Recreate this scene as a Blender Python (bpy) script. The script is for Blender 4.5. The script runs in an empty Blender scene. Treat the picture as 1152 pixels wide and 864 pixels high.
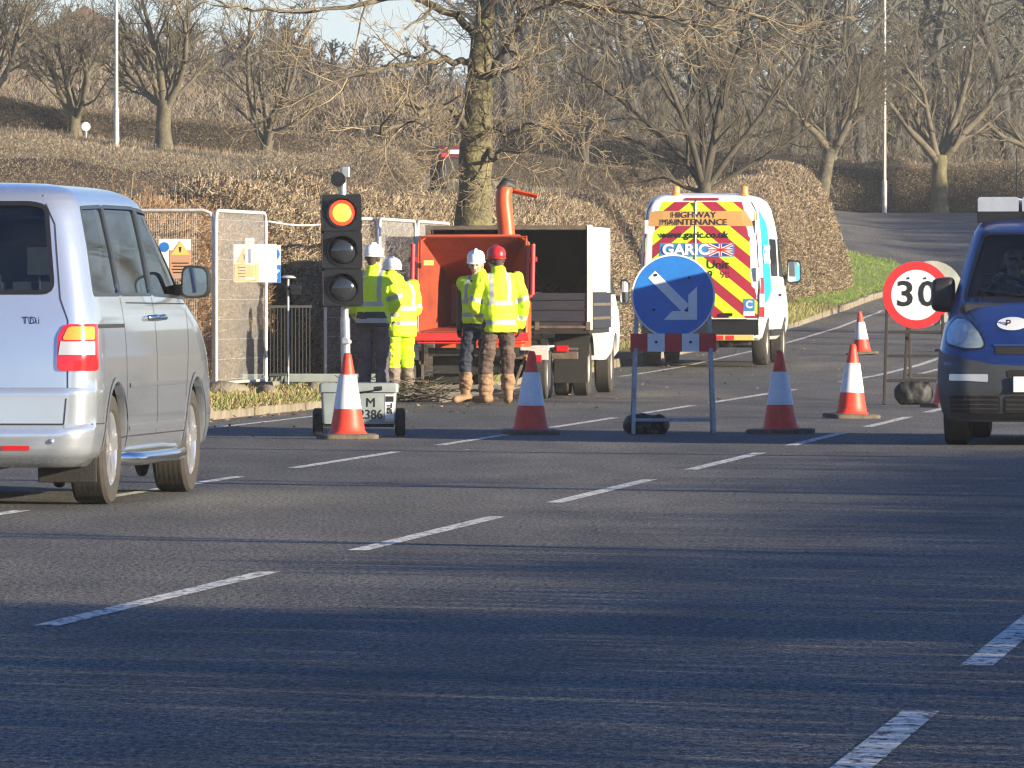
import bpy, bmesh, math, random
import numpy as np
from mathutils import Vector, Matrix, Euler, noise as mnoise
R = math.radians
scn = bpy.context.scene
COL = scn.collection
random.seed(7)
NP = np.random.default_rng(7)

# ------------------------------------------------------------------ camera, sky, sun, exposure
F = 9000.0; HZ = 325.0; CAMH = 1.31            # focal length in photo pixels, horizon row, eye height
cam_d = bpy.data.cameras.new('camera'); cam = bpy.data.objects.new('camera', cam_d); COL.objects.link(cam)
cam_d.sensor_width = 36.0; cam_d.lens = F / 1152 * 36.0
cam_d.clip_start = 1.0; cam_d.clip_end = 6000
cam.location = (0, 0, CAMH)
cam.rotation_euler = (R(90) - math.atan((432 - HZ) / F), 0, 0)
scn.camera = cam

SUN_AZ, SUN_EL = R(120), R(12.3)               # clockwise from the view axis; low winter sun behind the right shoulder
world = bpy.data.worlds.new('World'); scn.world = world; world.use_nodes = True
nt = world.node_tree; nt.nodes.clear()
sky = nt.nodes.new('ShaderNodeTexSky'); sky.sky_type = 'NISHITA'; sky.sun_disc = False
sky.sun_elevation = SUN_EL; sky.sun_rotation = SUN_AZ; sky.altitude = 50; sky.air_density = 1.0; sky.dust_density = 0.25; sky.ozone_density = 6.0
bg = nt.nodes.new('ShaderNodeBackground'); bg.inputs['Strength'].default_value = 0.058
wo = nt.nodes.new('ShaderNodeOutputWorld')
tn = nt.nodes.new('ShaderNodeMix'); tn.data_type = 'RGBA'; tn.blend_type = 'MULTIPLY'; tn.inputs[0].default_value = 1.0; tc_ = nt.nodes.new('ShaderNodeTexCoord'); sx_ = nt.nodes.new('ShaderNodeSeparateXYZ'); mr_ = nt.nodes.new('ShaderNodeMapRange'); mr_.inputs[1].default_value = 0.02; mr_.inputs[2].default_value = 0.22; nt.links.new(tc_.outputs['Generated'], sx_.inputs[0]); nt.links.new(sx_.outputs['Z'], mr_.inputs[0]); nt.links.new(mr_.outputs[0], tn.inputs[0]); tn.inputs[7].default_value = (0.74, 0.96, 1.24, 1)
nt.links.new(sky.outputs[0], tn.inputs[6]); 
hzn = nt.nodes.new('ShaderNodeMapRange'); hzn.inputs[1].default_value = 0.0; hzn.inputs[2].default_value = 0.14; hzn.inputs[3].default_value = 0.75; hzn.inputs[4].default_value = 0.0; nt.links.new(sx_.outputs['Z'], hzn.inputs[0])
pal = nt.nodes.new('ShaderNodeMix'); pal.data_type = 'RGBA'; pal.inputs[7].default_value = (6.4, 6.9, 7.3, 1)      # milky winter horizon
nt.links.new(hzn.outputs[0], pal.inputs[0]); nt.links.new(tn.outputs[2], pal.inputs[6]); nt.links.new(pal.outputs[2], bg.inputs[0]); nt.links.new(bg.outputs[0], wo.inputs[0])
sun_d = bpy.data.lights.new('sun', 'SUN'); sun = bpy.data.objects.new('sun', sun_d); COL.objects.link(sun)
sun_d.energy = 5.0; sun_d.angle = R(0.5); sun_d.color = (1.0, 0.86, 0.62)
SV = Vector((math.sin(SUN_AZ) * math.cos(SUN_EL), math.cos(SUN_AZ) * math.cos(SUN_EL), math.sin(SUN_EL)))
sun.rotation_euler = (-SV).to_track_quat('-Z', 'Y').to_euler()
sun.location = SV * 60
scn.view_settings.view_transform = 'Standard'; scn.view_settings.look = 'None'
scn.view_settings.gamma = 1; scn.view_settings.use_curve_mapping = False
scn.view_settings.exposure = 1.50
scn.render.engine = 'CYCLES'
scn.cycles.max_bounces = 6; scn.cycles.transparent_max_bounces = 12; scn.cycles.diffuse_bounces = 3; scn.cycles.glossy_bounces = 3
scn.cycles.use_denoising = True; scn.cycles.denoiser = 'OPENIMAGEDENOISE'; scn.cycles.denoising_input_passes = 'RGB_ALBEDO_NORMAL'; scn.cycles.denoising_prefilter = 'ACCURATE'; scn.cycles.sample_clamp_indirect = 2.0; scn.cycles.pixel_filter_type = 'BLACKMAN_HARRIS'; scn.cycles.filter_width = 1.3

# ------------------------------------------------------------------ helpers
def tagp(o, label=None, cat=None, group=None, kind=None):
    if label: o['label'] = label
    if cat: o['category'] = cat
    if group: o['group'] = group
    if kind: o['kind'] = kind
    return o
def thing(name, label, cat, loc=(0, 0, 0), rotz=0.0, group=None):
    o = bpy.data.objects.new(name, None); COL.objects.link(o)
    o.empty_display_size = 0.1
    o.location = loc; o.rotation_euler = (0, 0, rotz)
    return tagp(o, label, cat, group)
def copy_tree(o, parent=None):
    c = o.copy(); COL.objects.link(c)
    if parent: c.parent = parent
    for ch in list(o.children): copy_tree(ch, c)
    return c

def _link(nt, a, b): nt.links.new(a, b)
def mat(name, col, rough=0.6, metal=0.0, var=0.0, scale=8.0, bump=0.0, bscale=60.0, spec=0.5, coat=0.0, emit=None, estr=1.0, col2=None, detail=5.0):
    m = bpy.data.materials.new(name); m.use_nodes = True
    t = m.node_tree; b = t.nodes['Principled BSDF']
    b.inputs['Roughness'].default_value = rough; b.inputs['Metallic'].default_value = metal
    b.inputs['Specular IOR Level'].default_value = spec
    b.inputs['Coat Weight'].default_value = coat; b.inputs['Coat Roughness'].default_value = 0.04
    c = (*col, 1); b.inputs['Base Color'].default_value = c
    if var > 0 or bump > 0:
        tc = t.nodes.new('ShaderNodeTexCoord')
    if var > 0:
        n = t.nodes.new('ShaderNodeTexNoise'); n.inputs['Scale'].default_value = scale; n.inputs['Detail'].default_value = detail
        n.inputs['Roughness'].default_value = 0.65
        _link(t, tc.outputs['Object'], n.inputs['Vector'])
        r = t.nodes.new('ShaderNodeValToRGB')
        r.color_ramp.elements[0].position = 0.3; r.color_ramp.elements[1].position = 0.7
        c2 = col2 if col2 else tuple(x * (1 - var) for x in col)
        c1 = col if col2 else tuple(min(1, x * (1 + var)) for x in col)
        r.color_ramp.elements[0].color = (*c2, 1); r.color_ramp.elements[1].color = (*c1, 1)
        _link(t, n.outputs['Fac'], r.inputs['Fac']); _link(t, r.outputs['Color'], b.inputs['Base Color'])
    if bump > 0:
        n2 = t.nodes.new('ShaderNodeTexNoise'); n2.inputs['Scale'].default_value = bscale; n2.inputs['Detail'].default_value = 4
        _link(t, tc.outputs['Object'], n2.inputs['Vector'])
        bp = t.nodes.new('ShaderNodeBump'); bp.inputs['Strength'].default_value = bump; bp.inputs['Distance'].default_value = 0.02
        _link(t, n2.outputs['Fac'], bp.inputs['Height']); _link(t, bp.outputs['Normal'], b.inputs['Normal'])
    if emit:
        b.inputs['Emission Color'].default_value = (*emit, 1); b.inputs['Emission Strength'].default_value = estr
    return m
def glass(name, tint, trans=0.6, rough=0.02, ior=1.52):
    m = bpy.data.materials.new(name); m.use_nodes = True
    t = m.node_tree; t.nodes.clear()
    out = t.nodes.new('ShaderNodeOutputMaterial'); mx = t.nodes.new('ShaderNodeMixShader')
    tr = t.nodes.new('ShaderNodeBsdfTransparent'); gl = t.nodes.new('ShaderNodeBsdfGlossy'); fr = t.nodes.new('ShaderNodeFresnel')
    tr.inputs['Color'].default_value = (*[trans * c for c in tint], 1); gl.inputs['Roughness'].default_value = rough
    fr.inputs['IOR'].default_value = ior
    _link(t, fr.outputs[0], mx.inputs[0]); _link(t, tr.outputs[0], mx.inputs[1]); _link(t, gl.outputs[0], mx.inputs[2]); _link(t, mx.outputs[0], out.inputs[0])
    return m

class MB:
    def __init__(s): s.v = []; s.f = []; s.m = []
    def add(s, vs, fs, mi=0):
        b = len(s.v); s.v.extend([tuple(p) for p in vs])
        for f in fs: s.f.append(tuple(i + b for i in f)); s.m.append(mi)
        return s
    def box(s, c, sz, rot=None, mi=0):
        x, y, z = sz[0] / 2, sz[1] / 2, sz[2] / 2
        vs = [Vector((a * x, b * y, d * z)) for a in (-1, 1) for b in (-1, 1) for d in (-1, 1)]
        if rot is not None:
            M = Euler(rot).to_matrix(); vs = [M @ v for v in vs]
        vs = [v + Vector(c) for v in vs]
        return s.add(vs, [(0, 1, 3, 2), (4, 6, 7, 5), (0, 4, 5, 1), (2, 3, 7, 6), (0, 2, 6, 4), (1, 5, 7, 3)], mi)
    def bar(s, a, b, w, h, mi=0, up=(0, 0, 1)):          # rectangular bar from a to b
        a, b = Vector(a), Vector(b); d = (b - a).normalized(); u = Vector(up)
        if abs(d.dot(u)) > 0.95: u = Vector((0, 1, 0))
        sx = d.cross(u).normalized(); sz = sx.cross(d).normalized()
        vs = []
        for p in (a, b):
            for (i, j) in ((-1, -1), (1, -1), (1, 1), (-1, 1)): vs.append(p + sx * i * w / 2 + sz * j * h / 2)
        return s.add(vs, [(3, 2, 1, 0), (4, 5, 6, 7), (0, 1, 5, 4), (1, 2, 6, 5), (2, 3, 7, 6), (3, 0, 4, 7)], mi)
    def path(s, pts, rs, n=8, mi=0, cap=True, sq=1.0):
        pts = [Vector(p) for p in pts]
        if not hasattr(rs, '__len__'): rs = [rs] * len(pts)
        rings = []; u = None
        for i, p in enumerate(pts):
            d = (pts[min(i + 1, len(pts) - 1)] - pts[max(i - 1, 0)]).normalized()
            if u is None:
                u = d.cross(Vector((0, 0, 1)) if abs(d.z) < 0.9 else Vector((0, 1, 0))).normalized()
            else:
                u = (u - d * u.dot(d)).normalized()
            w = d.cross(u)
            rings.append([p + (u * math.cos(2 * math.pi * k / n) + w * math.sin(2 * math.pi * k / n) * sq) * rs[i] for k in range(n)])
        vs = [q for r in rings for q in r]; fs = []
        for i in range(len(pts) - 1):
            for k in range(n):
                k2 = (k + 1) % n; fs.append((i * n + k, i * n + k2, (i + 1) * n + k2, (i + 1) * n + k))
        if cap:
            fs.append(tuple(range(n - 1, -1, -1))); fs.append(tuple((len(pts) - 1) * n + k for k in range(n)))
        return s.add(vs, fs, mi)
    def tube(s, a, b, r0, r1=None, n=8, mi=0): return s.path([a, b], [r0, r0 if r1 is None else r1], n, mi)
    def lathe(s, prof, n=24, axis='z', c=(0, 0, 0), mi=0, cap=True):   # prof: (radius, height)
        vs = []
        for (r, h) in prof:
            for k in range(n):
                a = 2 * math.pi * k / n; x, y = r * math.cos(a), r * math.sin(a)
                p = (x, y, h) if axis == 'z' else ((h, x, y) if axis == 'x' else (y, h, x))
                vs.append((p[0] + c[0], p[1] + c[1], p[2] + c[2]))
        fs = []
        for i in range(len(prof) - 1):
            for k in range(n):
                k2 = (k + 1) % n; fs.append((i * n + k, i * n + k2, (i + 1) * n + k2, (i + 1) * n + k))
        if cap:
            fs.append(tuple(range(n - 1, -1, -1))); fs.append(tuple((len(prof) - 1) * n + k for k in range(n)))
        return s.add(vs, fs, mi)
    def loft(s, rings, mi=0, cap=True, closed=True):
        n = len(rings[0]); vs = [p for r in rings for p in r]; fs = []
        for i in range(len(rings) - 1):
            for k in range(n if closed else n - 1):
                k2 = (k + 1) % n; fs.append((i * n + k, i * n + k2, (i + 1) * n + k2, (i + 1) * n + k))
        if cap:
            fs.append(tuple(range(n - 1, -1, -1))); fs.append(tuple((len(rings) - 1) * n + k for k in range(n)))
        return s.add(vs, fs, mi)
    def prism(s, poly, a0, a1, axis='y', mi=0):           # poly in the two other axes (xz for y, yz for x, xy for z)
        def P(u, v, a): return {'y': (u, a, v), 'x': (a, u, v), 'z': (u, v, a)}[axis]
        n = len(poly); vs = [P(u, v, a0) for (u, v) in poly] + [P(u, v, a1) for (u, v) in poly]
        fs = [tuple(range(n)), tuple(range(2 * n - 1, n - 1, -1))] + [(k, n + k, n + (k + 1) % n, (k + 1) % n) for k in range(n)]
        return s.add(vs, fs, mi)
    def sphere(s, c, r, n=12, m=8, mi=0, sc=(1, 1, 1)):
        prof = [(math.sin(math.pi * i / m) * r, -math.cos(math.pi * i / m) * r) for i in range(m + 1)]
        prof[0] = (r * 0.02, -r); prof[-1] = (r * 0.02, r)
        b = len(s.v); s.lathe(prof, n, 'z', (0, 0, 0), mi)
        for i in range(b, len(s.v)):
            p = s.v[i]; s.v[i] = (p[0] * sc[0] + c[0], p[1] * sc[1] + c[1], p[2] * sc[2] + c[2])
        return s
    def build(s, name, mats, parent=None, smooth=None, bevel=0, loc=None, rot=None, fixn=True):
        me = bpy.data.meshes.new(name); me.from_pydata(s.v, [], s.f)
        if not isinstance(mats, (list, tuple)): mats = [mats]
        for m in mats: me.materials.append(m)
        if any(s.m): me.polygons.foreach_set('material_index', s.m)
        if fixn:
            bm = bmesh.new(); bm.from_mesh(me); bmesh.ops.recalc_face_normals(bm, faces=bm.faces); bm.to_mesh(me); bm.free()
        return finish(me, name, parent, smooth, bevel, loc, rot)
def finish(me, name, parent=None, smooth=None, bevel=0, loc=None, rot=None):
    if smooth is not None:
        me.polygons.foreach_set('use_smooth', [True] * len(me.polygons))
        try: me.set_sharp_from_angle(angle=R(smooth))
        except Exception: pass
    me.update()
    o = bpy.data.objects.new(name, me); COL.objects.link(o)
    if parent: o.parent = parent
    if loc: o.location = loc
    if rot: o.rotation_euler = rot
    if bevel:
        bv = o.modifiers.new('bevel', 'BEVEL'); bv.width = bevel; bv.segments = 2; bv.limit_method = 'ANGLE'; bv.angle_limit = R(40)
    return o
def npmesh(name, V, Fq, mats, parent=None, mi=None, smooth=False):
    """mesh from numpy arrays; every face has the same number of corners"""
    me = bpy.data.meshes.new(name); k = Fq.shape[1]
    me.vertices.add(len(V)); me.vertices.foreach_set('co', np.ascontiguousarray(V, dtype=np.float32).ravel())
    me.loops.add(Fq.size); me.loops.foreach_set('vertex_index', np.ascontiguousarray(Fq, dtype=np.int32).ravel())
    me.polygons.add(len(Fq)); me.polygons.foreach_set('loop_start', np.arange(0, Fq.size, k, dtype=np.int32))
    me.polygons.foreach_set('loop_total', np.full(len(Fq), k, dtype=np.int32))
    if not isinstance(mats, (list, tuple)): mats = [mats]
    for m in mats: me.materials.append(m)
    if mi is not None: me.polygons.foreach_set('material_index', np.ascontiguousarray(mi, dtype=np.int32))
    if smooth: me.polygons.foreach_set('use_smooth', np.ones(len(Fq), dtype=bool))
    me.update(calc_edges=True); me.validate()
    o = bpy.data.objects.new(name, me); COL.objects.link(o)
    if parent: o.parent = parent
    return o
def tubes_np(P0, P1, R0, R1, n=3):
    """all segments as open n-sided tubes"""
    P0, P1 = np.asarray(P0, float), np.asarray(P1, float); R0, R1 = np.asarray(R0, float), np.asarray(R1, float)
    d = P1 - P0; d /= np.maximum(np.linalg.norm(d, axis=1, keepdims=True), 1e-9)
    up = np.where(np.abs(d[:, 2:3]) > 0.9, np.array([[1.0, 0, 0]]), np.array([[0, 0, 1.0]]))
    u = np.cross(d, up); u /= np.maximum(np.linalg.norm(u, axis=1, keepdims=True), 1e-9); w = np.cross(d, u)
    V = []
    for P, Rr in ((P0, R0), (P1, R1)):
        for k in range(n):
            a = 2 * math.pi * k / n; V.append(P + (u * math.cos(a) + w * math.sin(a)) * Rr[:, None])
    V = np.stack(V, axis=1).reshape(-1, 3); N = len(P0); base = (np.arange(N) * 2 * n)[:, None]
    fs = []
    for k in range(n):
        k2 = (k + 1) % n; fs.append(base + np.array([[k, k2, n + k2, n + k]]))
    return V, np.stack(fs, axis=1).reshape(-1, 4)
def blades_np(P, D, L, Wd, bend=None):
    """thin pointed quads (twig or grass blade) from P along D"""
    N = len(P); S = NP.normal(size=(N, 3)); S -= D * np.sum(S * D, axis=1, keepdims=True); S /= np.maximum(np.linalg.norm(S, axis=1, keepdims=True), 1e-9)
    L = L[:, None]; Wd = Wd[:, None]
    V = np.stack([P - S * Wd * 0.5, P + S * Wd * 0.5, P + D * L + S * Wd * 0.3, P + D * L - S * Wd * 0.3], axis=1).reshape(-1, 3)
    return V, (np.arange(N) * 4)[:, None] + np.arange(4)[None, :]
def evaluated(o):
    dg = bpy.context.evaluated_depsgraph_get(); dg.update()
    return bpy.data.meshes.new_from_object(o.evaluated_get(dg))
def kill(o):
    d = o.data; bpy.data.objects.remove(o, do_unlink=True)
def text(s, size, name, m, parent, loc, rot=(R(90), 0, 0), bold=0.0, align='CENTER', sx=1.0, thick=0.0012, space=1.0):
    c = bpy.data.curves.new(name, 'FONT'); c.body = s; c.size = size; c.align_x = align; c.align_y = 'CENTER'
    c.extrude = thick; c.offset = bold; c.space_character = space; c.resolution_u = 3
    o = bpy.data.objects.new(name, c); COL.objects.link(o)
    me = evaluated(o); bpy.data.objects.remove(o, do_unlink=True)
    me.materials.clear(); me.materials.append(m)
    o = bpy.data.objects.new(name, me); COL.objects.link(o); o.parent = parent
    o.location = loc; o.rotation_euler = rot; o.scale = (sx, 1, 1)
    return o

def PX(px, Z): return (px - 576.0) * Z / F
def PZ(py, Z): return CAMH - (py - HZ) * Z / F

# ------------------------------------------------------------------ lie of the land
_zy = np.array([-200, 110, 120, 128, 137, 148, 160, 171, 178, 185, 192, 210, 232, 260, 300, 400, 600, 3000.0])
_zz = np.array([0, 0, .02, .07, .18, .30, .46, .70, 1.0, 1.55, 2.1, 2.85, 3.5, 4.3, 5.6, 8.5, 12, 30.0])
def sstep(t): t = np.clip(t, 0, 1); return t * t * (3 - 2 * t)
def zf(x, y):
    x = np.asarray(x, float); y = np.asarray(y, float)
    return np.interp(y, _zy, _zz) + 0.115 * np.clip(10 - x, 0, 60) * sstep((y - 140) / 70)
RD = 0.1156                                   # the road drifts right by this much per metre
def line1(y): return -1.813 + (y - 31.0) * RD  # centre line
_ky = np.array([-60, 95, 128, 148, 171, 178, 182, 185, 188, 190, 191.5, 193, 196, 300.0])
_kx = np.array([line1(-60) - 6.85, -1.26, 1.75, 4.2, 7.1, 8.2, 9.2, 9.5, 9.0, 7.9, 6.8, 6.0, 5.0, 5.0])
def kerbx(y): return np.interp(y, _ky, _kx)
def rightx(y): return np.interp(y, [-60, 150, 175, 195, 300], [line1(-60) + 8.4, line1(150) + 8.4, 22, 22, 24])
# ------------------------------------------------------------------ shared materials
M = {}
def asphalt():
    m = bpy.data.materials.new('asphalt'); m.use_nodes = True; t = m.node_tree; b = t.nodes['Principled BSDF']
    tc = t.nodes.new('ShaderNodeTexCoord')
    def N(scale, detail=4, rough=.6, sc=(1, 1, 1)):
        mp = t.nodes.new('ShaderNodeMapping'); mp.inputs['Scale'].default_value = sc
        mp.inputs['Rotation'].default_value = (0, 0, R(6.6))
        _link(t, tc.outputs['Object'], mp.inputs['Vector'])
        n = t.nodes.new('ShaderNodeTexNoise'); n.inputs['Scale'].default_value = scale; n.inputs['Detail'].default_value = detail; n.inputs['Roughness'].default_value = rough
        _link(t, mp.outputs[0], n.inputs['Vector']); return n
    fine = N(38, 3, .8, (1, .35, 1)); med = N(1.1, 5, .65, (1, .25, 1)); big = N(.35, 3, .5, (1.0, .08, 1)); mic = N(120, 2, .7, (1, .3, 1))
    def ramp(n, p0, p1, c0, c1):
        r = t.nodes.new('ShaderNodeValToRGB'); r.color_ramp.elements[0].position = p0; r.color_ramp.elements[1].position = p1
        r.color_ramp.elements[0].color = (*c0, 1); r.color_ramp.elements[1].color = (*c1, 1); _link(t, n.outputs['Fac'], r.inputs[0]); return r
    def mix(a, bb, fac, mode):
        x = t.nodes.new('ShaderNodeMix'); x.data_type = 'RGBA'; x.blend_type = mode; x.inputs[0].default_value = fac
        _link(t, a, x.inputs[6]); _link(t, bb, x.inputs[7]); return x.outputs[2]
    r1 = ramp(fine, .38, .66, (.018, .019, .022), (.165, .160, .150))
    r2 = ramp(med, .35, .65, (1.3, 1.29, 1.26), (2.0, 1.95, 1.86))
    r3 = ramp(big, .38, .62, (.74, .75, .77), (1.1, 1.08, 1.04))
    r4 = ramp(mic, .35, .7, (.25, .26, .28), (1.9, 1.86, 1.78))
    c = mix(r1.outputs[0], r2.outputs[0], 1, 'MULTIPLY'); c = mix(c, r3.outputs[0], 1, 'MULTIPLY'); c = mix(c, r4.outputs[0], .8, 'MULTIPLY')
    _link(t, c, b.inputs['Base Color']); b.inputs['Roughness'].default_value = .78; b.inputs['Specular IOR Level'].default_value = .15
    bp = t.nodes.new('ShaderNodeBump'); bp.inputs['Strength'].default_value = .6; bp.inputs['Distance'].default_value = .012
    _link(t, fine.outputs['Fac'], bp.inputs['Height']); _link(t, bp.outputs[0], b.inputs['Normal'])
    return m
M['asphalt'] = asphalt()
def paint_road():
    m = mat('road_paint', (.62, .62, .58), .7, var=.12, scale=14, bump=.3, bscale=60)
    t = m.node_tree; b = t.nodes['Principled BSDF']; out = [n for n in t.nodes if n.type == 'OUTPUT_MATERIAL'][0]
    tc = t.nodes.new('ShaderNodeTexCoord'); mp = t.nodes.new('ShaderNodeMapping'); mp.inputs['Scale'].default_value = (1, .5, 1)
    n = t.nodes.new('ShaderNodeTexNoise'); n.inputs['Scale'].default_value = 16; n.inputs['Detail'].default_value = 6; n.inputs['Roughness'].default_value = .75
    r = t.nodes.new('ShaderNodeValToRGB'); r.color_ramp.elements[0].position = .40; r.color_ramp.elements[1].position = .50
    tr = t.nodes.new('ShaderNodeBsdfTransparent'); mx = t.nodes.new('ShaderNodeMixShader')
    _link(t, tc.outputs['Object'], mp.inputs[0]); _link(t, mp.outputs[0], n.inputs[0]); _link(t, n.outputs[0], r.inputs[0]); _link(t, r.outputs[0], mx.inputs[0])
    _link(t, tr.outputs[0], mx.inputs[1]); _link(t, b.outputs[0], mx.inputs[2]); _link(t, mx.outputs[0], out.inputs[0])
    return m
M['paint'] = paint_road()
M['soil'] = mat('soil', (.10, .075, .045), .95, var=.4, scale=1.5, bump=.6, bscale=12, col2=(.075, .085, .03))
M['vergegrass'] = mat('verge_turf', (.16, .15, .055), .95, var=.3, scale=2.2, bump=.8, bscale=40, col2=(.10, .085, .04))
M['lawn'] = mat('lawn_turf', (.19, .28, .04), .95, var=.3, scale=1.3, bump=.8, bscale=30, col2=(.14, .18, .035))
M['kerb'] = mat('kerb_stone', (.27, .235, .18), .9, var=.45, scale=4, bump=.7, bscale=30, col2=(.13, .105, .07))
M['g1'] = mat('grass_straw', (.33, .265, .135), .9); M['g2'] = mat('grass_olive', (.17, .18, .05), .9); M['g3'] = mat('grass_green', (.17, .28, .03), .9); M['g4'] = mat('grass_brown', (.17, .10, .05), .9)
M['t1'] = mat('twig_tan', (.38, .305, .205), .85); M['t2'] = mat('twig_brown', (.16, .115, .075), .85); M['t3'] = mat('twig_dark', (.075, .05, .036), .9); M['t4'] = mat('twig_red', (.30, .165, .085), .85)
M['t5'] = mat('twig_grey', (.25, .21, .155), .85); M['t6'] = mat('twig_olive', (.12, .115, .05), .9)
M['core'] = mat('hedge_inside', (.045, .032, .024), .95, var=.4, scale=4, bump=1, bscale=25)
M['bark'] = mat('bark', (.15, .13, .09), .92, var=.5, scale=9, bump=1.0, bscale=30, col2=(.065, .055, .035))
M['barkg'] = mat('bark_mossy', (.19, .165, .075), .92, var=.5, scale=6, bump=1.0, bscale=26, col2=(.075, .065, .045))
M['branch'] = mat('branch', (.15, .125, .085), .9, var=.5, scale=2.5, col2=(.065, .055, .04)); M['branchd'] = mat('branch_dark', (.062, .052, .038), .9, var=.3, scale=3)
M['farbark'] = mat('far_bark', (.055, .052, .048), .95, var=.3, scale=2); M['fartwig'] = mat('far_twig', (.088, .085, .070), .95)
M['farpink'] = mat('far_twig_russet', (.155, .125, .10), .95)
M['rubber'] = mat('rubber', (.018, .017, .017), .85, var=.3, scale=30, bump=.2, bscale=80)
M['tyre'] = mat('tyre_rubber', (.028, .026, .025), .85, var=.35, scale=14, col2=(.05, .043, .036))
M['alloy'] = mat('alloy', (.75, .75, .77), .28, metal=.85, var=.1, scale=10)
M['steelrim'] = mat('steel_rim', (.40, .38, .35), .5, metal=.5, var=.3, scale=10)
M['black'] = mat('black_plastic', (.02, .02, .022), .5, var=.2, scale=9)
M['satin'] = mat('satin_black', (.013, .013, .015), .3)
M['darkgrey'] = mat('dark_grey_plastic', (.052, .056, .064), .55, var=.2, scale=6)
M['under'] = mat('underbody', (.012, .011, .011), .9)
M['gap'] = mat('shut_gap', (.02, .02, .022), .7)
M['chrome'] = mat('chrome', (.86, .86, .88), .12, metal=1)
M['galv'] = mat('galvanised', (.52, .53, .53), .42, metal=.75, var=.18, scale=14)
M['galvw'] = mat('galvanised_pale', (.66, .65, .62), .5, metal=.35, var=.15, scale=10)
M['alu'] = mat('aluminium', (.72, .73, .74), .35, metal=.7, var=.1, scale=8)
M['white'] = mat('white_paint', (.80, .80, .79), .3, var=.05, scale=5, coat=.3)
M['dirtywhite'] = mat('dirty_white_paint', (.76, .74, .70), .45, var=.16, scale=3)
M['silver'] = mat('silver_car_paint', (.62, .68, .77), .19, metal=.72, coat=1.0, var=.03, scale=3)
M['blue'] = mat('blue_van_paint', (.008, .027, .14), .34, coat=.8, var=.28, scale=2.2)
M['seat'] = mat('seat_cloth', (.085, .09, .10), .85, var=.2, scale=15)
M['dash'] = mat('dash_plastic', (.025, .026, .028), .6)
M['gl_dark'] = glass('privacy_glass', (.8, .95, 1.0), .5, ior=1.75); M['gl_clear'] = glass('clear_glass', (.9, 1.0, .97), .92)
M['gl_side'] = glass('side_glass', (.8, .92, 1), .42, ior=1.75)
M['redlens'] = mat('red_lens', (.50, .012, .018), .12, coat=1); M['amberlens'] = mat('amber_lens', (.85, .28, .03), .12, coat=1); M['clearlens'] = mat('clear_lens', (.55, .54, .55), .12, metal=.3, coat=1)
M['headlens'] = mat('headlight_lens', (.42, .50, .50), .07, metal=.55, coat=1, var=.25, scale=9)
M['conered'] = mat('cone_red', (.78, .055, .025), .5, var=.18, scale=12); M['conewhite'] = mat('cone_sleeve', (.74, .74, .76), .4, var=.1, scale=16)
M['conebase'] = mat('cone_base', (.05, .045, .04), .85, var=.5, scale=16, col2=(.16, .13, .09))
M['signred'] = mat('sign_red', (.60, .025, .03), .4, var=.12, scale=12); M['signwhite'] = mat('sign_white', (.74, .75, .75), .4, var=.08, scale=9)
M['signblue'] = mat('sign_blue', (.02, .17, .55), .38, var=.16, scale=7); M['signblack'] = mat('sign_black', (.012, .012, .013), .45)
M['signback'] = mat('sign_back', (.30, .31, .28), .5, metal=.3, var=.2, scale=6)
M['frame'] = mat('frame_steel', (.018, .016, .015), .7, metal=0, var=.4, scale=18, col2=(.028, .018, .013)); M['framegrey'] = mat('frame_grey', (.34, .35, .36), .5, metal=.5, var=.3, scale=12)
M['bag'] = mat('sandbag', (.016, .016, .018), .6, var=.3, scale=8, bump=.8, bscale=14)
M['orange'] = mat('orange_paint', (.58, .085, .018), .42, var=.18, scale=5); M['orangein'] = mat('orange_scuffed_shaded', (.36, .050, .016), .6, var=.5, scale=4, col2=(.17, .028, .014))  # hopper inside: scuffs, with its inner shade put into the darker orange
M['redpaint'] = mat('red_paint', (.62, .03, .03), .45, var=.15, scale=6)
M['oilblack'] = mat('oily_black', (.022, .02, .018), .6, var=.4, scale=10)
M['rust'] = mat('dusty_steel', (.14, .11, .085), .7, metal=.2, var=.4, scale=10)
M['timber'] = mat('tailboard', (.012, .018, .036), .6, var=.45, scale=5, col2=(.028, .030, .040))
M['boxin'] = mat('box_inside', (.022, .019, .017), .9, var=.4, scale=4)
M['boxgrey'] = mat('grey_box', (.235, .275, .28), .5, var=.15, scale=7)
M['hivis'] = mat('hivis_yellow', (.62, .86, .02), .7, var=.10, scale=9); M['band'] = mat('reflective_band', (.36, .38, .38), .5, var=.15, scale=14)
M['hivist'] = mat('hivis_trousers', (.62, .86, .02), .7, var=.12, scale=9)
M['navy'] = mat('navy_cloth', (.02, .025, .045), .85, var=.3, scale=10); M['grey_cloth'] = mat('grey_trousers', (.075, .068, .085), .85, var=.35, scale=9)
M['brown_cloth'] = mat('brown_trousers', (.085, .055, .045), .85, var=.4, scale=9); M['green_cloth'] = mat('green_jacket', (.05, .06, .045), .85, var=.3, scale=9)
M['tan'] = mat('tan_boot', (.24, .145, .08), .75, var=.25, scale=12); M['welly'] = mat('muddy_boot', (.17, .14, .11), .75, var=.4, scale=10)
M['skin'] = mat('skin', (.52, .30, .21), .55, var=.08, scale=20); M['hair'] = mat('hair', (.05, .035, .025), .7); M['glove'] = mat('glove', (.03, .03, .032), .8)
M['lip'] = mat('lip', (.38, .15, .12), .5); M['eyem'] = mat('eye', (.02, .015, .012), .2)
M['helmw'] = mat('white_helmet', (.76, .79, .80), .35, var=.05, scale=9); M['helmr'] = mat('red_helmet', (.58, .02, .025), .35, var=.08, scale=9)
M['cyan'] = mat('cyan_film', (.02, .42, .68), .35); M['yellowfilm'] = mat('yellow_film', (.72, .84, .03), .4); M['maroonfilm'] = mat('red_film', (.32, .02, .05), .4)
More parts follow.
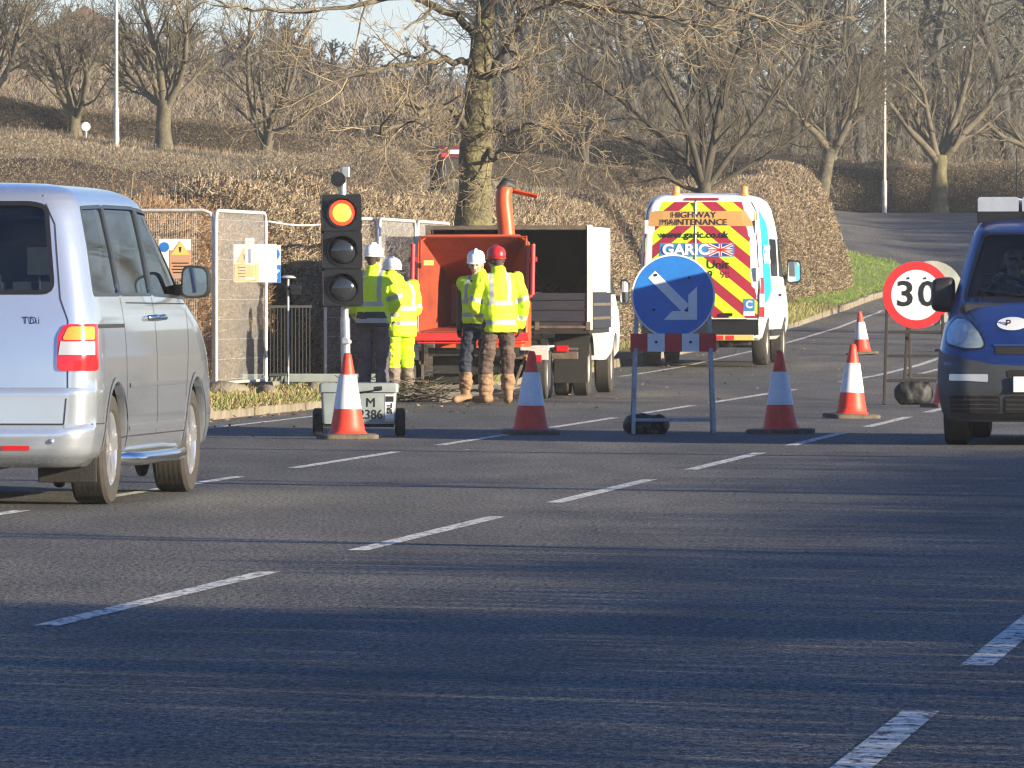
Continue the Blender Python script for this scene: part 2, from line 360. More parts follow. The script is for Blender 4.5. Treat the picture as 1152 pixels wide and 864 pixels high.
M['orangefilm'] = mat('orange_film', (.55, .30, .10), .45); M['garicblue'] = mat('blue_film', (.06, .22, .52), .4)
M['signyellow'] = mat('sign_yellow', (.66, .50, .14), .45); M['signorange'] = mat('sign_orange', (.50, .28, .17), .45)
M['maroon'] = mat('maroon_paint', (.10, .012, .02), .45, var=.25, scale=6)
M['beacon'] = mat('beacon_amber', (.85, .30, .05), .2, coat=1)
M['lampon'] = mat('red_lamp', (.9, .1, .02), .3, emit=(1.0, .24, .02), estr=2.3); M['lampring'] = mat('red_lamp_rim', (.7, .02, .01), .4, emit=(1.0, .035, .012), estr=1.5)
M['lensoff'] = mat('dark_lens', (.022, .024, .03), .14, coat=1)
M['mat'] = mat('ribbed_mat', (.10, .088, .07), .85, var=.4, scale=6)
M['greypost'] = mat('lamp_post_grey', (.50, .49, .47), .5, metal=.2, var=.25, scale=3)
M['wallcream'] = mat('cream_render', (.55, .47, .38), .9, var=.15, scale=1); M['roof'] = mat('roof_tile', (.16, .10, .075), .9, var=.3, scale=2)
M['twigpale'] = mat('twig_pale', (.40, .31, .19), .85, var=.4, scale=3, col2=(.20, .15, .09))
M['leaf'] = mat('fallen_leaf', (.36, .22, .10), .8, var=.4, scale=40)
# ------------------------------------------------------------------ ground, road, verges
def sheet(name, ys, lo, hi, nx, zoff, m, kind='structure', bumpz=0.0):
    V = []; Fq = []
    for j, y in enumerate(ys):
        a, b = lo(y), hi(y)
        for i in range(nx + 1):
            x = a + (b - a) * i / nx
            z = float(zf(x, y)) + zoff
            if bumpz: z += bumpz * (mnoise.noise((x * .9, y * .9, 3)) + .5 * mnoise.noise((x * 3, y * 3, 9)))
            V.append((x, y, z))
    for j in range(len(ys) - 1):
        for i in range(nx):
            a = j * (nx + 1) + i; Fq.append((a, a + 1, a + nx + 2, a + nx + 1))
    o = npmesh(name, np.array(V), np.array(Fq), m, smooth=True)
    return tagp(o, kind=kind)
gy = list(np.arange(-120, 100, 20)) + list(np.arange(100, 300, 2.5)) + list(np.arange(300, 620, 20)) + [700, 900, 1300, 2000, 3000]
sheet('ground', gy, lambda y: -140 - max(0, y - 300) * .6, lambda y: 160 + max(0, y - 300) * .6, 120, -.08, M['soil'])
ry = list(np.arange(-60, 100, 4)) + list(np.arange(100, 176, 1.0)) + list(np.arange(176, 200, .5)) + list(np.arange(200, 233.1, 1.0))
sheet('road', ry, lambda y: float(kerbx(y)), lambda y: float(rightx(y)), 24, 0.0, M['asphalt'])
# verge on the left: rough turf by the works, mown lawn round the corner of the hedge
vy = list(np.arange(-60, 70, 6)) + list(np.arange(70, 150, .7)); vy2 = list(np.arange(149.3, 191, .5))
sheet('verge', vy, lambda y: float(kerbx(y)) - 5.5, lambda y: float(kerbx(y)) - .13, 14, .115, M['vergegrass'], bumpz=.035)
sheet('lawn', vy2, lambda y: float(kerbx(min(y, 176))) - 6.5, lambda y: float(kerbx(y)) - .13, 24, .12, M['lawn'], bumpz=.03)
sheet('verge', list(np.arange(-60, 176, 3)), lambda y: float(rightx(y)) + .13, lambda y: float(rightx(y)) + 30, 12, .115, M['vergegrass'], bumpz=.03)
# kerbs: a run of separate-looking stones in one structure
def kerb(name, xf, y0, y1, step, side):
    k = MB(); y = y0
    while y < y1:
        yb = min(y + step, y1); xa, xb = float(xf(y)), float(xf(yb)); za, zb = float(zf(xa, y)), float(zf(xb, yb))
        j = random.uniform(-.015, .015); h = .125 + random.uniform(-.02, .012)
        k.bar((xa + side * .07 + j, y + .012, za + h / 2 - .03), (xb + side * .07 + j, yb - .012, zb + h / 2 - .03), .135, h + .06)
        y += step
    return tagp(k.build(name, M['kerb'], bevel=.015), kind='structure')
kerb('kerb', kerbx, -10, 191, .92, -1)
kerb('kerb', rightx, -10, 150, .92, 1)

# ------------------------------------------------------------------ painted markings (worn)
mk = MB()
def mark(x0, y0, x1, y1, w, dz=.004, n=6):
    d = Vector((x1 - x0, y1 - y0)).normalized(); nx, ny = d.y * w / 2, -d.x * w / 2
    vs = []; fs = []
    for i in range(n + 1):
        t = i / n; x = x0 + (x1 - x0) * t; y = y0 + (y1 - y0) * t
        for sg in (-1, 1): vs.append((x + sg * nx, y + sg * ny, float(zf(x + sg * nx, y + sg * ny)) + dz))
    for i in range(n): fs.append((2 * i, 2 * i + 1, 2 * i + 3, 2 * i + 2))
    mk.add(vs, fs)
for i in range(-4, 14):                         # centre line: 6 m marks, 3 m gaps
    y = 31.03 + 8.94 * i; mark(line1(y), y, line1(y + 5.95), y + 5.95, .105)
for i in range(-3, 6):                          # line on the right
    y = 18.8 + 8.95 * i; mark(-2.46 + 3.80 + (y - 25.4) * RD, y, -2.46 + 3.80 + (y + 5.95 - 25.4) * RD, y + 5.95, .115)
def line2(y): return -1.595 + (y - 58.4) * RD
for i in range(-5, 4):
    y = 58.4 + 8.5 * i; mark(line2(y), y, line2(y + 5.8), y + 5.8, .10)
mark(line2(92), 92, line2(104), 104, .12); mark(line2(112), 112, line2(168), 168, .12, n=40); mark(line2(118) + .55, 118, line2(165) + .6, 165, .11, n=40)
for (a, b) in ((62, 88), (118, 172)): mark(float(kerbx(a)) + .75, a, float(kerbx(b)) + .7, b, .09, n=40)
mark(-30, 213, 14, 209, .12, n=40); mark(14, 209, 21, 206.5, .12, n=10)
o = mk.build('lane_markings', M['paint'], fixn=False); tagp(o, kind='structure')
# tar joints and patches in the wearing course
tj = MB()
o_mk = mk; mk = tj
mark(-5.5, 47.9, -.2, 45.3, .02, .003); mark(-6, 40.2, 0, 37.2, .02, .003); mark(-4, 73.9, 2.6, 71.2, .03, .003); mark(-5, 66.0, 1.5, 63.0, .02, .003)

tagp(tj.build('road_joints', mat('tar_joint', (.16, .155, .145), .8, var=.4, scale=12), fixn=False), kind='structure')

# ------------------------------------------------------------------ grass and litter (uncountable)
def grass(name, n, xlo, xhi, y0, y1, mats, wts, h0, h1, zoff=.115, lean=.5, clump=True):
    y = NP.uniform(y0, y1, n); lo = np.array([xlo(v) for v in y]); hi = np.array([xhi(v) for v in y]); x = lo + (hi - lo) * NP.uniform(0, 1, n)
    if clump:
        keep = np.array([mnoise.noise((a * 1.3, b * .9, 5.5)) + .6 * mnoise.noise((a * 4, b * 3, 2)) for a, b in zip(x, y)]) > NP.uniform(-.75, .35, n)
        x, y = x[keep], y[keep]; n = len(x)
    z = zf(x, y) + zoff - .02
    D = np.stack([NP.normal(0, lean, n), NP.normal(0, lean, n), np.ones(n)], 1); D /= np.linalg.norm(D, axis=1, keepdims=True)
    V, Fq = blades_np(np.stack([x, y, z], 1), D, NP.uniform(h0, h1, n), NP.uniform(.006, .013, n))
    o = npmesh(name, V, Fq, [M[k] for k in mats], mi=NP.choice(len(mats), n, p=wts)); return tagp(o, kind='stuff')
KX = lambda y: float(kerbx(y))
grass('verge_grass', 130000, lambda y: KX(y) - 1.9, lambda y: KX(y) + .10, 76, 122, ['g1', 'g2', 'g3', 'g4'], [.40, .27, .13, .20], .03, .13, lean=.9)
grass('verge_grass', 26000, lambda y: KX(y) - 1.3, lambda y: KX(y) + .02, 136, 170, ['g1', 'g2', 'g3', 'g4'], [.45, .30, .15, .10], .05, .16)
grass('lawn_grass', 70000, lambda y: KX(min(y, 178)) - 4.6, lambda y: KX(y) - .1, 148, 190, ['g3', 'g2', 'g1'], [.62, .26, .12], .03, .09, .12, .6)
grass('field_grass', 42000, lambda y: -18, lambda y: 5.5, 174, 217, ['t1', 't2', 'g4', 't5'], [.15, .35, .2, .3], .06, .2, -.08, .3, clump=False)
n = 420
y = np.concatenate([NP.uniform(62, 150, n // 2), NP.uniform(75, 112, n // 2)]); x = np.concatenate([np.array([KX(v) for v in y[:n // 2]]) + np.abs(NP.normal(0, 1.6, n // 2)) + .1, np.array([KX(v) for v in y[n // 2:]]) + np.abs(NP.normal(0, .8, n // 2)) + .05])
V = []; Fq = []
for a, b in zip(x, y):
    r = random.uniform(.015, .04); an = random.uniform(0, 6.28); c = Vector((a, b, float(zf(a, b)) + .012)); k = len(V)
    for q in range(4):
        V.append((c.x + r * math.cos(an + q * 1.571) * (1, .6)[q % 2], c.y + r * math.sin(an + q * 1.571) * (1, .6)[q % 2], c.z + random.uniform(-.006, .02)))
    Fq.append((k, k + 1, k + 2, k + 3))
tagp(npmesh('fallen_leaves', np.array(V), np.array(Fq), M['leaf']), kind='stuff')

# ------------------------------------------------------------------ hedges: a woody inside and a skin of twigs and dry leaves
def hedge(label, pts, width, height, mats, wts, dens, tl=(.10, .30), tw=(.006, .014), up=.55, core=.80, ends=(True, True), jit=.30, top_shoots=0, zoff=0.0, front_only=False, corek='core', group=None, shrink=1.0, kind=None, name='hedge', hvar=.12, sq=.6):
    P = np.array(pts, float); seg = np.linalg.norm(np.diff(P, axis=0), axis=1); cum = np.concatenate([[0], np.cumsum(seg)]); Ltot = cum[-1]
    def at(s):
        x = np.interp(s, cum, P[:, 0]); y = np.interp(s, cum, P[:, 1]); e = .5
        dx = np.interp(s + e, cum, P[:, 0]) - np.interp(s - e, cum, P[:, 0]); dy = np.interp(s + e, cum, P[:, 1]) - np.interp(s - e, cum, P[:, 1])
        l = np.maximum(np.hypot(dx, dy), 1e-6); return x, y, dx / l, dy / l
    def hv(s): return 1 + hvar * (np.sin(s * .83 + P[0, 0]) * .5 + np.sin(s * 2.1 + 1) * .3 + np.sin(s * .31) * .5)
    # core
    ns = max(4, int(Ltot / 1.2)); rings = []
    for i in range(ns + 1):
        s = Ltot * i / ns; x, y, dx, dy = at(np.array(s)); taper = 1.0
        e0 = min(s, Ltot - s); ring = []
        for k in range(13):
            a = math.pi * k / 12; lat = math.copysign(abs(math.cos(a)) ** sq, math.cos(a)) * width / 2 * core; h = abs(math.sin(a)) ** sq * height * float(hv(s)) * (core + .04)
            px_, py_ = float(x) + float(dy) * lat, float(y) - float(dx) * lat
            nn = mnoise.noise((px_ * 1.5, py_ * 1.5, h * 1.5)) * .12
            ring.append((px_ + dy * nn, py_ - dx * nn, float(zf(px_, py_)) + zoff + h - (.15 if k in (0, 12) else 0) + nn * .5))
        rings.append(ring)
    root = thing(name, label, 'hedge', (float(P[0, 0]), float(P[0, 1]), float(zf(P[0, 0], P[0, 1]))), 0, group)
    off = Vector(root.location)
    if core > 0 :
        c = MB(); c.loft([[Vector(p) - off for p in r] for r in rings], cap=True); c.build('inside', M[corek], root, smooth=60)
    # skin
    area = Ltot * (width + 2 * height) * .9; n = int(area * dens)
    s = NP.uniform(0, Ltot, n); a = np.arccos(np.clip(NP.uniform(-1, 1, n), -1, 1)); 
    wall = NP.uniform(0, 1, n) < .62; a = np.where(wall, NP.uniform(0, .42, n) * np.pi * np.where(NP.uniform(0, 1, n) < (.93 if front_only else .5), 1, 1), a)
    flip = NP.uniform(0, 1, n) < (.06 if front_only else .5); a = np.where(wall & flip, np.pi - a, a)
    x, y, dx, dy = at(s)
    ca = np.sign(np.cos(a)) * np.abs(np.cos(a)) ** sq; sa = np.abs(np.sin(a)) ** sq
    vz = np.where(wall, NP.uniform(0, 1, n), sa); lat = np.where(wall, ca * (1 - .0 * vz), ca)
    latw = np.where(wall, np.sign(ca) * np.maximum(np.abs(ca) * (sq < .7), (1 - vz ** (3.5 if sq < .7 else 2.2)) ** (1 if sq < .7 else .5)) * .98, ca)
    depth = 1 - np.abs(NP.normal(0, jit * .35, n))
    lump = np.array([mnoise.noise((p * 1.1, q * 1.1, r * 2.2)) for p, q, r in zip(x, y, vz)]) * .16
    depth = depth + lump
    lx = latw * width / 2 * depth; h = vz * height * hv(s) * (1 + (depth - 1) * .5)
    X = x + dy * lx; Y = y - dx * lx
    Nx, Ny, Nz = dy * ca * .9, -dx * ca * .9, sa * .7 * np.where(wall, .35, 1) + up
    if any(ends):
        m_ = int(n * min(.35, width / Ltot * 1.2)); fi = 0
        for e_i, on in enumerate(ends):
            if not on: continue
            idx = NP.integers(0, n, m_); xe, ye, dxe, dye = at(np.array(0.0 if e_i == 0 else Ltot)); sg = -1 if e_i == 0 else 1
            ph = NP.uniform(-np.pi / 2, np.pi / 2, m_); el = np.arcsin(NP.uniform(0, 1, m_)); ce = np.cos(el) ** (.55 if sq < .7 else .8); se = np.sin(el) ** (.75 if sq < .7 else .9)
            ux = sg * dxe * np.cos(ph) + dye * np.sin(ph); uy = sg * dye * np.cos(ph) - dxe * np.sin(ph)
            dd = (1 - np.abs(NP.normal(0, jit * .3, m_)))
            X[idx] = xe + ux * width / 2 * ce * dd; Y[idx] = ye + uy * width / 2 * ce * dd; h[idx] = se * height * hv(np.array(Ltot * e_i)) * dd
            Nx[idx], Ny[idx], Nz[idx] = ux * ce, uy * ce, se * .7 + up
    Z = zf(X, Y) + zoff + h
    D = np.stack([Nx, Ny, Nz], 1) + NP.normal(0, 1.0, (n, 3)); D /= np.linalg.norm(D, axis=1, keepdims=True)
    Lg = NP.uniform(tl[0], tl[1], n); Wd = NP.uniform(tw[0], tw[1], n)
    if top_shoots:
        k = int(Ltot * top_shoots); s2 = NP.uniform(0, Ltot, k); x2, y2, dx2, dy2 = at(s2); lat2 = NP.uniform(-.5, .5, k) * width * .9
        X2 = x2 + dy2 * lat2; Y2 = y2 - dx2 * lat2; Z2 = zf(X2, Y2) + zoff + height * hv(s2) * (.92 - .25 * (np.abs(lat2) / (width * .5)) ** 2)
        D2 = np.stack([NP.normal(0, .28, k), NP.normal(0, .28, k), np.ones(k)], 1); D2 /= np.linalg.norm(D2, axis=1, keepdims=True)
        X, Y, Z = np.concatenate([X, X2]), np.concatenate([Y, Y2]), np.concatenate([Z, Z2]); D = np.concatenate([D, D2])
        Lg = np.concatenate([Lg, NP.uniform(.15, .55, k)]); Wd = np.concatenate([Wd, NP.uniform(.005, .010, k)]); n += k
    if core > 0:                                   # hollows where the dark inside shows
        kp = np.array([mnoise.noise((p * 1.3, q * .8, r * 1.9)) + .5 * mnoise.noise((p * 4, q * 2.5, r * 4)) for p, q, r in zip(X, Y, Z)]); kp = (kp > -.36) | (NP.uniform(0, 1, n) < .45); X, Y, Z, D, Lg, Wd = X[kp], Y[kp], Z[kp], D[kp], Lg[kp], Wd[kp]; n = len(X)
    V, Fq = blades_np(np.stack([X, Y, Z], 1), D, Lg, Wd)
    npmesh('twigs', V - np.array(off), Fq, [M[q] for q in mats], root, NP.choice(len(mats), n, p=wts))
    if kind: root['kind'] = kind
    return root
def hl(y, off): return (float(kerbx(min(y, 176))) - off, y)
grass('verge_grass', 30000, lambda y: KX(y) - 2.4, lambda y: KX(y) + .05, 44, 77, ['g1', 'g2', 'g3', 'g4'], [.38, .30, .14, .18], .03, .12, lean=.9)
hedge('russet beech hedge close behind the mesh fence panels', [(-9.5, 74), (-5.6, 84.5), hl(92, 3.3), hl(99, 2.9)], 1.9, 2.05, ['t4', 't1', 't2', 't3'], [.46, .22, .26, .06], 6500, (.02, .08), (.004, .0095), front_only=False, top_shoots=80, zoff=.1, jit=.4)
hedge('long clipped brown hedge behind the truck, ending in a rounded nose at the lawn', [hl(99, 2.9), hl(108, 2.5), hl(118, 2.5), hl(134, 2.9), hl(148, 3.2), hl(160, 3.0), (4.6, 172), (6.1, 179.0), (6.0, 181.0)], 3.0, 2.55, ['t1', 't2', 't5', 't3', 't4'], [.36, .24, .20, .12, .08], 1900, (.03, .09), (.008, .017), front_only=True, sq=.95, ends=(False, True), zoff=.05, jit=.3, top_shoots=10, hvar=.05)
hedge('grey brown hedge in the field behind the silver van', [(-19, 171), (-11, 173), (-7, 175), (-4.0, 178), (-3.0, 179)], 2.4, 2.5, ['t5', 't1', 't2', 't3'], [.4, .22, .23, .15], 2600, (.02, .065), (.006, .012), top_shoots=14, jit=.4)
hedge('dark hedge along the top of the field on the left', [(-26, 217), (-12, 217), (-7, 217), (-3, 219), (3.5, 222)], 1.6, .72, ['t3', 't2', 't6', 't5'], [.40, .28, .14, .18], 2200, (.02, .07), (.007, .015), jit=.35)
hedge('dark hedge on the far side of the side road', [(-6, 241), (4.5, 238), (9, 236.5), (14, 236), (24, 234), (40, 230)], 1.6, 1.5, ['t3', 't2', 't5', 't1', 't6'], [.28, .28, .2, .14, .10], 2200, (.02, .07), (.007, .015), jit=.35)

# ------------------------------------------------------------------ bare winter trees
def rot_about(d, az, tilt):
    d = d.normalized(); u = d.cross(Vector((0, 0, 1)) if abs(d.z) < .95 else Vector((1, 0, 0))).normalized(); w = d.cross(u)
    return (d * math.cos(tilt) + (u * math.cos(az) + w * math.sin(az)) * math.sin(tilt)).normalized()
class Tree:
    def __init__(s, seed, maxl=4, wig=.16, up=.10, kids=(5, 6, 6, 5), ang=(.75, .8, .8, .8), lr=.62, rr=.55, rmin=.004, droop=0.0):
        s.r = random.Random(seed); s.seg = []; s.maxl = maxl; s.wig = wig; s.up = up; s.kids = kids; s.ang = ang; s.lr = lr; s.rr = rr; s.rmin = rmin; s.droop = droop
    def grow(s, p, d, r, L, lv, start=.2):
        rn = s.r; n = max(3, min(7, int(L / .35) + 2)); st = L / n; az = rn.uniform(0, 6.28); nk = s.kids[min(lv, len(s.kids) - 1)]
        kids = sorted(rn.uniform(start, .97) for _ in range(nk)) if lv < s.maxl else []
        d = d.normalized(); ki = 0
        for i in range(n):
            d2 = (d + Vector((rn.gauss(0, s.wig), rn.gauss(0, s.wig), rn.gauss(0, s.wig) + s.up - s.droop * (lv >= 2)))).normalized()
            q = p + d2 * st; ra = r * (1 - .72 * i / n); rb = r * (1 - .72 * (i + 1) / n)
            s.seg.append((lv, p, q, max(ra, s.rmin), max(rb, s.rmin * .8)))
            while ki < len(kids) and kids[ki] <= (i + 1) / n:
                t = kids[ki] * n - i; az += 2.4 + rn.uniform(-.5, .5); tilt = s.ang[min(lv, len(s.ang) - 1)] * rn.uniform(.6, 1.25)
                s.grow(p.lerp(q, t), rot_about(d2, az, tilt), max(s.rmin, (ra + (rb - ra) * t) * s.rr * rn.uniform(.7, 1.1)), L * s.lr * rn.uniform(.6, 1.15) * (1.12 - .55 * kids[ki]), lv + 1)
                ki += 1
            p, d = q, d2
    def limb(s, pts, r0, r1, lv, nk, L, start=.15):
        pts = [Vector(p) for p in pts]; n = len(pts) - 1; rn = s.r; az = rn.uniform(0, 6)
        for i in range(n):
            ra = r0 + (r1 - r0) * i / n; rb = r0 + (r1 - r0) * (i + 1) / n; s.seg.append((lv, pts[i], pts[i + 1], ra, rb))
        for k in range(nk):
            t = start + (1 - start) * (k + rn.random()) / nk; f = min(t * n, n - .001); i = int(f); d = (pts[i + 1] - pts[i]).normalized(); az += 2.4
            s.grow(pts[i].lerp(pts[i + 1], f - i), rot_about(d, az, rn.uniform(.5, 1.1)), max(s.rmin, (r0 + (r1 - r0) * t) * rn.uniform(.35, .6)), L * rn.uniform(.6, 1.2), lv + 1)
        d = (pts[-1] - pts[-2]); s.grow(pts[-1], d, r1, L, lv + 1)
    def meshes(s, root, mt, mc, tl=0, big=8, fine=3, mt2=None):
        T = [q for q in s.seg if q[0] <= tl]; C = [q for q in s.seg if q[0] > tl]
        b = MB()
        out = []
        if T:
            Vt, Ft = tubes_np([q[1] for q in T], [q[2] for q in T], [q[3] for q in T], [q[4] for q in T], big)
            Vt = Vt + np.array([mnoise.noise_vector(Vector(p) * 2.6 + Vector((s.kids[-1], len(s.seg) % 17, 0))) * .05 + mnoise.noise_vector(Vector(p) * 9) * .014 for p in Vt])
            out.append(npmesh('trunk', Vt, Ft, mt, root, smooth=True))
        if C:
            thick = [q for q in C if q[3] > .014]; thin = [q for q in C if q[3] <= .014]; Vs = []; Fs = []; k = 0
            for grp, nn in ((thick, 6), (thin, fine)):
                if not grp: continue
                Vt, Ft = tubes_np([q[1] for q in grp], [q[2] for q in grp], [q[3] for q in grp], [q[4] for q in grp], nn)
                Vs.append(Vt); Fs.append(Ft + k); k += len(Vt)
            out.append(npmesh('crown', np.concatenate(Vs), np.concatenate(Fs), [mc, mt2 or mc], root, mi=np.concatenate([np.zeros(sum(len(f) for f in Fs[:1]) if thick else 0, int), np.ones(len(Fs[-1]) if thin else 0, int)]), smooth=True))
        return out
def smooth_path(pts, n=10):
    pts = [Vector(p) for p in pts]; out = []
    for i in range(len(pts) - 1):
        a, b, c, d = pts[max(i - 1, 0)], pts[i], pts[i + 1], pts[min(i + 2, len(pts) - 1)]
        for k in range(n):
            t = k / n; out.append(.5 * ((2 * b) + (c - a) * t + (2 * a - 5 * b + 4 * c - d) * t * t + (3 * b - a - 3 * c + d) * t ** 3))
    return out + [pts[-1]]
def V3(px, py, Z, Z0): return Vector((PX(px, Z), Z - Z0[1], PZ(py, Z) - Z0[2])) - Vector((Z0[0], 0, 0))

# the big tree by the kerb
b0 = (PX(534, 106), 106.0, float(zf(-.48, 106)) + .05)
root = thing('tree', 'big bare roadside tree with thick mossy trunk rising behind the wood chipper', 'tree', b0)
T = Tree(11, maxl=4, wig=.18, up=.07, kids=(0, 7, 6, 5), rmin=.0035)
L_ = lambda px, py, Z: V3(px, py, Z, b0)
tp = smooth_path([(0, 0, -.2), (0.0, 0, .5), L_(533, 250, 106), L_(534, 190, 106), L_(538, 130, 106), L_(541, 60, 106.1), L_(548, 0, 106.2), L_(556, -70, 106.3), L_(560, -160, 106.4)], 5)
rr_ = np.interp(np.linspace(0, 1, len(tp)), [0, .08, .3, .5, .6, 1], [.36, .27, .225, .20, .16, .12])
for i in range(len(tp) - 1): T.seg.append((0, tp[i], tp[i + 1], float(rr_[i]), float(rr_[i + 1])))
for (pts, r0, r1, nk, L) in [
    ([(530, 150, 106), (505, 120, 105.6), (475, 128, 105), (450, 142, 104.6), (425, 150, 104.2)], .075, .028, 8, 1.1),
    ([(528, 70, 106), (500, 66, 105.5), (455, 72, 105), (410, 80, 104.4), (360, 100, 104)], .06, .02, 9, 1.2),
    ([(536, 40, 106), (500, 12, 105.7), (450, -5, 105.2), (390, 8, 104.8), (300, 12, 104.3), (250, 4, 104)], .075, .018, 12, 1.15),
    ([(541, 100, 106), (556, 80, 105.8), (575, 40, 105.4), (600, 12, 105), (660, -5, 104.6)], .07, .02, 10, 1.25),
    ([(545, 15, 106.1), (580, -20, 105.6), (640, 2, 105), (700, 14, 104.4), (760, 22, 104)], .08, .02, 12, 1.2),
    ([(548, -10, 106.2), (610, -40, 105.8), (700, -22, 105.2), (790, 0, 104.8), (850, 20, 104.5)], .08, .02, 12, 1.3),
    ([(544, 165, 106), (556, 178, 105.7), (566, 170, 105.4), (590, 172, 105)], .05, .015, 5, .8),
    ([(545, 140, 106), (570, 150, 105.5), (600, 140, 105), (640, 158, 104.8)], .04, .012, 7, .9),
    ([(526, 120, 106), (510, 150, 105.4), (500, 180, 105)], .035, .010, 5, .7)]:
    T.limb([p + Vector((T.r.gauss(0, .022), T.r.gauss(0, .03), T.r.gauss(0, .022))) for p in smooth_path([L_(*q) for q in pts], 4)], r0 * .8, r1 * .8, 1, int(nk * 1.25), L)
for dx_ in (-.5, -.05, .45): T.grow(tp[-1] - Vector((0, 0, .15)), Vector((dx_, T.r.uniform(-.3, .3), 1)), .085, 2.6, 1, .15)
T.meshes(root, M['barkg'], M['branch'], 0, 12, 4, M['twigpale'])
# fan-shaped tree in the hedge behind the maintenance van
b0 = (PX(792, 150), 150.0, float(zf(3.6, 150)))
root = thing('tree', 'fan-shaped multi-stemmed bare tree rising out of the hedge above the maintenance van', 'tree', b0)
T = Tree(23, maxl=4, wig=.12, up=.07, kids=(0, 8, 7, 6), ang=(.5, .6, .65, .7), lr=.6, rmin=.0042)
for i in range(1): T.seg += [(0, Vector((0, 0, -.2)), Vector((-.02, 0, 1.6)), .24, .16), (0, Vector((-.02, 0, 1.6)), Vector((0, 0, 2.95)), .16, .14)]
for (pts, r0, r1, nk, L) in [
    ([(792, 212), (770, 180), (740, 150), (700, 115), (655, 85)], .07, .018, 10, 1.3),
    ([(790, 210), (778, 160), (755, 100), (735, 50), (715, -10)], .078, .02, 10, 1.4),
    ([(792, 208), (790, 140), (788, 80), (780, 20), (770, -60)], .078, .02, 10, 1.4),
    ([(794, 208), (806, 150), (820, 90), (838, 30), (855, -40)], .078, .02, 10, 1.4),
    ([(795, 212), (825, 170), (860, 125), (895, 75), (920, 30)], .07, .018, 10, 1.3),
    ([(796, 215), (840, 188), (880, 165), (915, 140), (945, 118)], .05, .012, 9, 1.1),
    ([(788, 215), (760, 205), (735, 170), (690, 150), (650, 140)], .05, .012, 9, 1.1),
    ([(790, 212), (800, 170), (812, 110), (830, 60), (900, -20)], .09, .02, 8, 1.3),
    ([(786, 216), (765, 208), (745, 200), (722, 205)], .04, .01, 4, .6)]:
    zz = 150 + T.r.uniform(-1.2, .8); q = [V3(a, b, 150 + (zz - 150) * i / (len(pts) - 1), b0) for i, (a, b) in enumerate(pts)]
    T.limb(smooth_path(q, 3), r0, r1, 1, nk, L, .12)
T.meshes(root, M['bark'], M['branchd'], 0, 9, 3, M['branch'])

# pollard-like street trees on the rise, each its own shape
def roadtree(seed, px, Z, label, trunk_h, r, spread, ntop, mt='bark', mc='branch', group=None, limbL=3.0, kids=(8, 7, 6, 5), lean=0, maxl=4, rmin=.007, fine=3):
    x = PX(px, Z); b0 = (x, Z, float(zf(x, Z)) - .08)
    root = thing('tree', label, 'tree', b0, 0, group)
    T = Tree(seed, maxl=maxl, wig=.14, up=.07, kids=(0,) + kids, ang=(.5, .62, .7, .75), lr=.62, rmin=rmin)
    top = Vector((lean, 0, trunk_h)); mid = Vector((lean * .4, 0, trunk_h * .55))
    tp = smooth_path([(0, 0, -.1), mid, top], 4); 
    for i in range(len(tp) - 1): f_ = lambda k: r * np.interp(k, [0, 1, 3, 6, 8], [1.45, 1.15, .95, .92, 1.02]); T.seg.append((0, tp[i], tp[i + 1], float(f_(i)), float(f_(i + 1))))
    az = T.r.uniform(0, 6.28)
    for k in range(ntop):
        az += 6.28 / ntop + T.r.uniform(-.3, .3); tl = spread * T.r.uniform(.55, 1.15)
        d = Vector((math.cos(az) * math.sin(tl), math.sin(az) * math.sin(tl) * .8, math.cos(tl)))
        T.grow(top - Vector((0, 0, T.r.uniform(.05, .35))) - d * .1, d, r * T.r.uniform(.45, .66), limbL * T.r.uniform(.8, 1.2), 1, .15)
    T.meshes(root, M[mt], M[mc], 0, 9, fine)
    return root
roadtree(31, 184, 212, 'dark bare tree with a thick upright trunk standing right of the left lamp post', 1.25, .22, .75, 6, limbL=3.1)
roadtree(32, 84, 216, 'bare tree with a forked trunk standing left of the left lamp post', .75, .20, .7, 5, limbL=3.2)
roadtree(33, -14, 214, 'bare tree cut by the left edge of the photo', 1.0, .2, .8, 5, limbL=3.0)
roadtree(34, 298, 208, 'slender bare tree with a leaning pale fork between the left trees and the traffic signal', .6, .17, .5, 4, limbL=3.3, lean=.05)
roadtree(35, 1057, 234.6, 'bare tree with stout pale limbs forking low beside the right lamp post', 1.75, .24, .85, 6, limbL=3.6, mt='barkg')
roadtree(36, 922, 231, 'dark leaning bare tree growing behind the rounded hedge nose', 1.9, .22, .7, 5, limbL=2.9, lean=.35)
roadtree(37, 660, 226, 'bare twin-trunked dark tree beyond the hedge right of the big trunk', .5, .17, .45, 3, limbL=3.4, mc='branchd')
roadtree(38, 1170, 240, 'bare tree overhanging from the right edge of the photo', 1.8, .22, .9, 6, limbL=3.6)
# thin bushy saplings left of the big trunk
roadtree(41, 400, 140, 'low bushy thicket of thin pale stems between the signal and the big trunk', .2, .05, .65, 7, mc='branch', limbL=1.9, kids=(7, 7, 5, 0), maxl=3, rmin=.006)
roadtree(42, 455, 150, 'small bushy sapling with tangled twigs left of the big trunk', .3, .05, .6, 6, mc='branchd', limbL=2.0, kids=(7, 7, 5, 0), maxl=3, rmin=.006)
roadtree(43, 345, 165, 'thin twiggy sapling in the field behind the traffic signal', .4, .05, .5, 6, mc='branch', limbL=2.2, kids=(7, 7, 5, 0), maxl=3, rmin=.007)
roadtree(44, 610, 170, 'spindly sapling standing in the hedge right of the big trunk', .8, .05, .5, 5, mc='branch', limbL=2.2, kids=(7, 7, 5, 0), maxl=3, rmin=.007)

